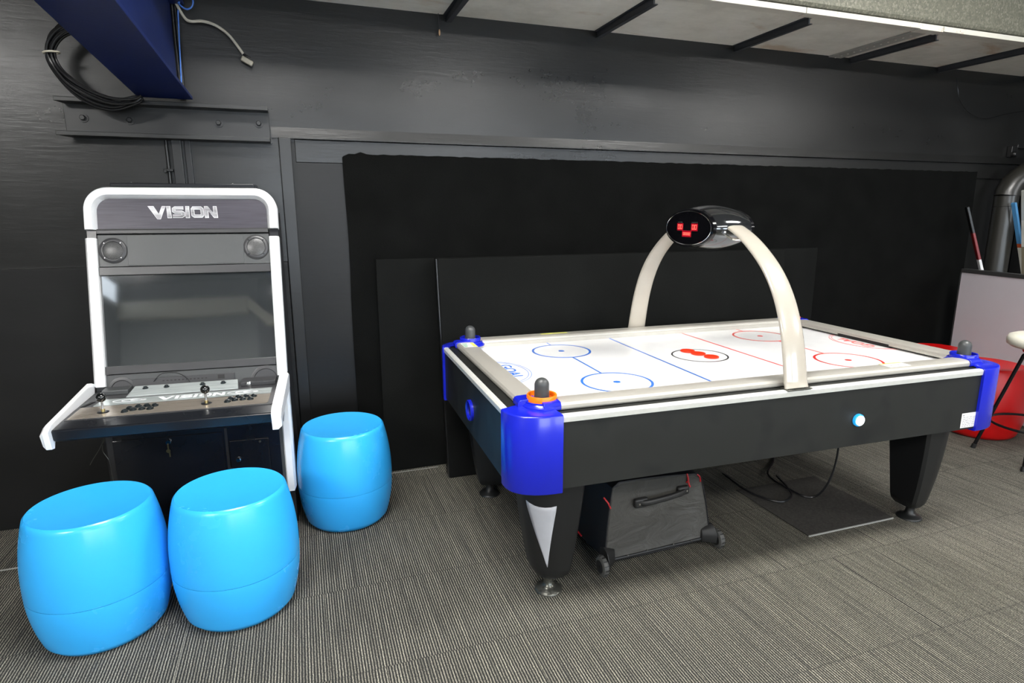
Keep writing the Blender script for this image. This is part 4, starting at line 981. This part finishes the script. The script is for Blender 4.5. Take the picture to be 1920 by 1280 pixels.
# mallets and pucks (things of their own)
def tloc(x, y, z): return TP + Vector((x * cos(TA) - y * sin(TA), x * sin(TA) + y * cos(TA), z))
def mallet(x, y, z, mat, label):
    t = thing('mallet', label, 'mallet', tloc(x, y, z), 0, 'air hockey mallets')
    obj('base', MB().lathe([(0.050, 0.0), (0.0555, 0.003), (0.0565, 0.024), (0.0545, 0.027), (0.049, 0.026), (0.047, 0.010), (0.030, 0.007), (0.004, 0.007)], n=56), mat, t, smooth=40)
    pr = [(0.029, 0.0075), (0.0275, 0.045), (0.0275, 0.062)] + [(0.0275 * cos(a), 0.062 + 0.027 * sin(a)) for a in [pi / 2 * i / 8 for i in range(1, 8)]] + [(0.002, 0.0889)]
    obj('grip', MB().lathe(pr, n=36), 'grip', t, smooth=50)
    return t
mallet(0.143, 0.118, ZS + 0.021, 'orange', 'orange air hockey mallet with dark knob on the near left table corner')
mallet(0.143, TW - 0.118, ZS + 0.0205, 'blue_gloss', 'blue air hockey mallet with grey knob on the far left table corner')
mallet(TL - 0.143, 0.118, ZS + 0.0205, 'blue_gloss', 'blue air hockey mallet with dark knob on the near right table corner')
mallet(TL - 0.143, TW - 0.118, ZS + 0.0205, 'mallet_red', 'red air hockey mallet on the far right table corner, half hidden by the arch')
for (x, y), lab in zip(((1.197, 0.768), (1.214, 0.698), (1.235, 0.617)), ('red air hockey puck farthest back of the three in the centre circle', 'middle of the three red air hockey pucks in the centre circle', 'red air hockey puck nearest the camera in the centre circle')):
    o = obj('puck', MB().lathe([(0.034, 0.0), (0.0365, 0.001), (0.0365, 0.006), (0.034, 0.0075), (0.024, 0.0072), (0.022, 0.0062), (0.002, 0.0062)], n=40), 'puck', loc=tloc(x, y, ZP + 0.0009)); tag(o, lab, 'puck', 'red pucks on the table')

# ================================================================== UNDER THE TABLE
t = thing('trolley_bag', 'dark grey wheeled trolley bag standing under the hockey table', 'bag', (1.158, 2.108, 0), 0.035)
def lerp(a, b, k): return a + (b - a) * k
def bagring(y, k):   # cross-section in x,z
    x0b, x1b, x0t, x1t, zb, zt = 0.005, 0.575, 0.035, 0.497, 0.034, 0.386
    ins = 0.018 * k
    c = [(x0b + ins, zb + ins), (x1b - ins, zb + ins), (x1t - ins, zt - ins - 0.01), (x0t + ins, zt - ins + 0.022)]
    out = []
    for i in range(4):
        a = Vector(c[i]); b = Vector(c[(i + 1) % 4])
        for j in range(8):
            q = (j + 0.5) / 8; p = a.lerp(b, q); bulge = 0.006 * sin(pi * q)
            nn = Vector(((b - a).y, -(b - a).x)).normalized(); p += nn * bulge
            out.append((p.x, y, p.y))
    return out
prev = [bagring(-0.001, 1.0), bagring(-0.004, 0.6), bagring(0.004, 0.1), bagring(0.03, 0), bagring(0.15, -0.3), bagring(0.27, 0), bagring(0.30, 1.0)]
obj('front_panel', MB().rings(prev[:3]), 'bag', t, smooth=40)
obj('case', MB().rings(prev[2:]), 'bag_black', t, smooth=40)
obj('seam_piping', MB().tube([(p[0], p[1] - 0.002, p[2]) for p in bagring(0.002, 0.15)], 0.0032, 8, closed=True), 'bag_black', t)
obj('bottom_guard', MB().box(0.02, 0.55, -0.008, 0.28, 0.034, 0.050), 'rubber', t, smooth=0, bevel=0.006)
mb = MB().tube(smooth_path([(0.165, -0.012, 0.297), (0.19, -0.028, 0.299), (0.25, -0.034, 0.304), (0.32, -0.034, 0.309), (0.375, -0.028, 0.314), (0.40, -0.012, 0.316)]), [0.013] * 41, 10)
hd = obj('handle', mb, 'rubber', t)
obj('handle_mount', MB().box(0.138, 0.205, -0.026, -0.002, 0.276, 0.318), 'rubber', hd, bevel=0.008)
obj('handle_mount', MB().box(0.362, 0.420, -0.026, -0.002, 0.296, 0.336), 'rubber', hd, bevel=0.008)
for x, z in ((0.158, 0.296), (0.404, 0.316)): obj('rivet', MB().lathe([(0.005, -0.026), (0.004, -0.029)], (x, 0, z), 'y', 10), 'chrome', hd)
for x0, s_ in ((-0.02, 1), (0.592, -1)):
    wx = x0
    w = obj('wheel', MB().lathe([(0.030, -0.014), (0.040, -0.011), (0.044, -0.004), (0.044, 0.004), (0.040, 0.011), (0.030, 0.014)], (wx, -0.030, 0.044), 'x', 36), 'grey_rubber', t, smooth=40)
    obj('hub', MB().lathe([(0.028, -0.0155), (0.028, 0.0155)], (wx, -0.030, 0.044), 'x', 24).lathe([(0.006, -0.019), (0.006, 0.019)], (wx, -0.030, 0.044), 'x', 10), 'rubber', w, smooth=30)
    mb = MB()
    for k in range(14):
        a = 2 * pi * k / 14; c_ = (wx, -0.030 + 0.0445 * cos(a), 0.044 + 0.0445 * sin(a))
        b_ = MB().box(-0.009, 0.009, -0.0022, 0.0022, -0.001, 0.0012); b_.xf(Matrix.Translation(c_) @ Matrix.Rotation(a - pi / 2, 4, 'X')); mb.add(b_.v, b_.f)
    obj('tread', mb, 'rubber', w, smooth=0)
    hs = MB().rings([[(wx + s_ * (0.018), y, z) for y, z in ((0.03, 0.03), (-0.05, 0.03), (-0.055, 0.07), (-0.035, 0.105), (0.0, 0.115), (0.03, 0.10))], [(wx + s_ * 0.075, y * 0.3 - 0.004, z) for y, z in ((0.03, 0.03), (-0.02, 0.03), (-0.02, 0.06), (-0.01, 0.085), (0.0, 0.095), (0.03, 0.08))]])
    ho = obj('wheel_housing', hs, 'rubber', t, smooth=50, bevel=0.004)
    for q in ((0.035, 0.085), (0.062, 0.060)): obj('rivet', MB().ball((wx + s_ * q[0], -0.030 + q[0] * 0.32, q[1]), 0.005, 8), 'chrome', ho)
for x, z in ((0.12, 0.058), (0.22, 0.062), (0.36, 0.060), (0.46, 0.056)): obj('rivet', MB().ball((x, -0.008, z - 0.008), 0.004, 8), 'foot', t)
for p in ([(0.415, -0.006, 0.345), (0.42, -0.012, 0.36), (0.418, -0.002, 0.385), (0.424, -0.012, 0.34), (0.430, -0.014, 0.325)], [(0.475, 0.0, 0.372), (0.488, -0.004, 0.36), (0.494, -0.004, 0.335)], [(0.005, 0.02, 0.335), (0.018, 0.005, 0.315), (0.028, -0.003, 0.29)], [(-0.03, 0.20, 0.10), (-0.022, 0.16, 0.085)]):
    obj('zip_pull', MB().tube(smooth_path(p), 0.0038, 8), 'piping_red', t)
mtt = thing('floor_mat', 'dark floor plate with pale front edge under the hockey table', 'mat', (2.226, 2.024, 0), -0.01)
obj('plate', MB().box(0, 0.55, 0.002, 0.525, 0, 0.006), 'mat', mtt, smooth=0)
obj('pale_edge', MB().box(0.0, 0.545, -0.003, 0.002, 0, 0.0065), 'mat_edge', mtt, smooth=0)
tag(obj('power_cord', MB().tube(smooth_path([(2.62, 2.30, 0.56), (2.63, 2.27, 0.40), (2.62, 2.26, 0.24), (2.585, 2.27, 0.10), (2.545, 2.31, 0.022), (2.50, 2.38, 0.018), (2.52, 2.62, 0.018), (2.72, 2.80, 0.007), (2.83, 2.95, 0.006), (2.60, 3.10, 0.006)]), 0.0055, 8), 'cable_black'), 'black power cord hanging from the hockey table to the floor', 'cord')
tag(obj('power_cord', MB().tube(smooth_path([(2.56, 2.60, 0.018), (2.50, 2.45, 0.018), (2.44, 2.36, 0.018), (2.34, 2.33, 0.018), (2.28, 2.42, 0.018), (2.26, 2.53, 0.018), (2.30, 2.75, 0.007)]), 0.005, 8), 'cable_black'), 'black cord lying in a loop on the floor mat', 'cord')

# ================================================================== RIGHT SIDE: partition, duct, sticks, bar stool
pt = thing('partition', 'low grey partition with dark top edge at the right', 'partition', (4.97, 3.34, 0), radians(12))
pa = obj('panel', MB().box(0.0, 0.04, -2.2, 0.0, 0.03, 1.066), 'partition', pt, smooth=0)
pt.rotation_euler = (0, 0, radians(-12))
obj('top_rail', MB().box(-0.006, 0.046, -2.206, 0.004, 1.066, 1.096), 'part_edge', pt, smooth=0, bevel=0.004)
obj('end_post', MB().box(-0.002, 0.042, 0.0, 0.012, 0.0, 1.066), 'part_edge', pt, smooth=0)
for y in (-2.1, -0.15): obj('foot', MB().box(-0.004, 0.044, y, y + 0.08, 0.0, 0.03), 'part_edge', pt, smooth=0)
dt = thing('duct_pipe', 'fat black painted duct pipe bending away to the right', 'duct', (5.40, 3.37, 0))
obj('vertical_pipe', MB().tube([(0, 0, 0), (0, 0, 1.66)], 0.082, 36), 'pipe', dt)
el = [(0, 0, 1.66), (0.004, 0, 1.69), (0.03, -0.005, 1.745), (0.08, -0.02, 1.80), (0.15, -0.05, 1.85)]
obj('elbow', MB().tube(el, 0.085, 36), 'pipe', dt)
obj('outlet_pipe', MB().tube([(0.15, -0.05, 1.85), (0.9, -0.42, 2.36)], 0.083, 36), 'pipe', dt)
for z in (1.66, 1.58): obj('joint_band', MB().lathe([(0.0835, z - 0.002), (0.0865, z - 0.001), (0.0865, z + 0.001), (0.0835, z + 0.002)], n=36), 'pipe', dt)
tag(obj('wall_column', MB().box(5.75, 5.93, 3.36, WY - 0.031, 0, 1.90), 'steel_black', smooth=0, bevel=0.004), 'black steel column at the right end of the wall', 'column')
mb = MB().box(5.55, 5.9, 3.44, BW - 0.001, 2.04, 2.07); mb.lathe([(0.02, 3.442), (0.02, 3.42), (0.014, 3.41)], (5.50, 0, 1.99), 'y', 12); mb.box(5.49, 5.56, 3.442, BW - 0.001, 1.97, 2.055)
tag(obj('pipe_clamp', mb, 'steel_black', smooth=30, bevel=0.003), 'black metal clamp on the wall above the duct pipe', 'bracket')
# hockey sticks leaning on the wall behind the partition
def hockey_stick(base, top, m, label, w=0.03, th=0.02):
    a, b = Vector(base), Vector(top); L = (b - a).length
    t = thing('hockey_stick', label, 'hockey stick', a, 0, 'hockey sticks behind the partition')
    t.rotation_mode = 'QUATERNION'; t.rotation_quaternion = (b - a).to_track_quat('Z', 'Y')
    obj('shaft', MB().box(-w / 2, w / 2, -th / 2, th / 2, 0.04, 1.0).xf(Matrix.Diagonal((1, 1, 1, 1))), m, t, smooth=0, bevel=0.004).scale = (1, 1, L)
    obj('blade', MB().rings([[(x, y, z) for x, y, z in ((-w / 2, -0.006, 0.0), (0.24, -0.022, 0.02), (0.25, -0.022, 0.08), (w / 2, -0.006, 0.09), (-w / 2, -0.006, 0.09))], [(x, y, z) for x, y, z in ((-w / 2, 0.006, 0.0), (0.24, -0.012, 0.02), (0.25, -0.012, 0.08), (w / 2, 0.006, 0.09), (-w / 2, 0.006, 0.09))]]), m, t, smooth=0)
    return t
mA = m_stick('stick_black_red_white', [(0.0, srgb(20, 20, 20)), (0.60, srgb(215, 215, 215)), (0.735, srgb(110, 22, 26)), (0.87, srgb(12, 12, 12))])
mB = m_stick('stick_white_blue', [(0.0, srgb(225, 222, 210)), (0.78, srgb(200, 90, 50)), (0.80, srgb(80, 140, 190))])
mC = m_stick('stick_grey_white', [(0.0, srgb(150, 140, 120)), (0.74, srgb(232, 230, 222)), (0.86, srgb(205, 205, 198))])
hockey_stick((5.42, 3.10, 0.02), (4.945, 3.36, 1.575), mA, 'black, dark red and white hockey stick leaning left of the duct', 0.036, 0.02)
hockey_stick((5.97, 3.20, 0.02), (5.302, 3.25, 1.605), mB, 'white hockey stick with blue top leaning right of the duct', 0.036, 0.02)
hockey_stick((5.60, 3.10, 0.02), (5.325, 3.20, 1.70), mC, 'grey and white hockey stick leaning at the right frame edge', 0.055, 0.02)
# bar stool
bs = thing('bar_stool', 'white-topped bar stool with black tube legs at right edge', 'bar stool', (4.27, 2.30, 0), -0.305)
obj('seat', MB().lathe([(0.12, 0.712), (0.175, 0.718), (0.196, 0.734), (0.199, 0.762), (0.190, 0.786), (0.165, 0.796), (0.10, 0.792), (0.03, 0.790), (0.004, 0.790)], n=56), 'seat_white', bs, smooth=60)
obj('seat_plate', MB().lathe([(0.11, 0.684), (0.12, 0.7115)], n=30), 'stool_leg', bs)
for k in range(4):
    a = radians(45 + 90 * k) + 0.0
    c_, s_ = cos(a), sin(a)
    l = obj('leg', MB().tube([(0.07 * c_, 0.07 * s_, 0.69), (0.10 * c_, 0.10 * s_, 0.66), (0.27 * c_, 0.27 * s_, 0.02)], 0.0105, 12), 'stool_leg', bs)
    obj('rubber_foot', MB().tube([(0.268 * c_, 0.268 * s_, 0.030), (0.275 * c_, 0.275 * s_, 0.0)], 0.0145, 12), 'rubber', l)
obj('foot_ring', MB().tube([(0.215 * cos(2 * pi * i / 48), 0.215 * sin(2 * pi * i / 48), 0.225) for i in range(48)], 0.008, 10, closed=True), 'stool_leg', bs)
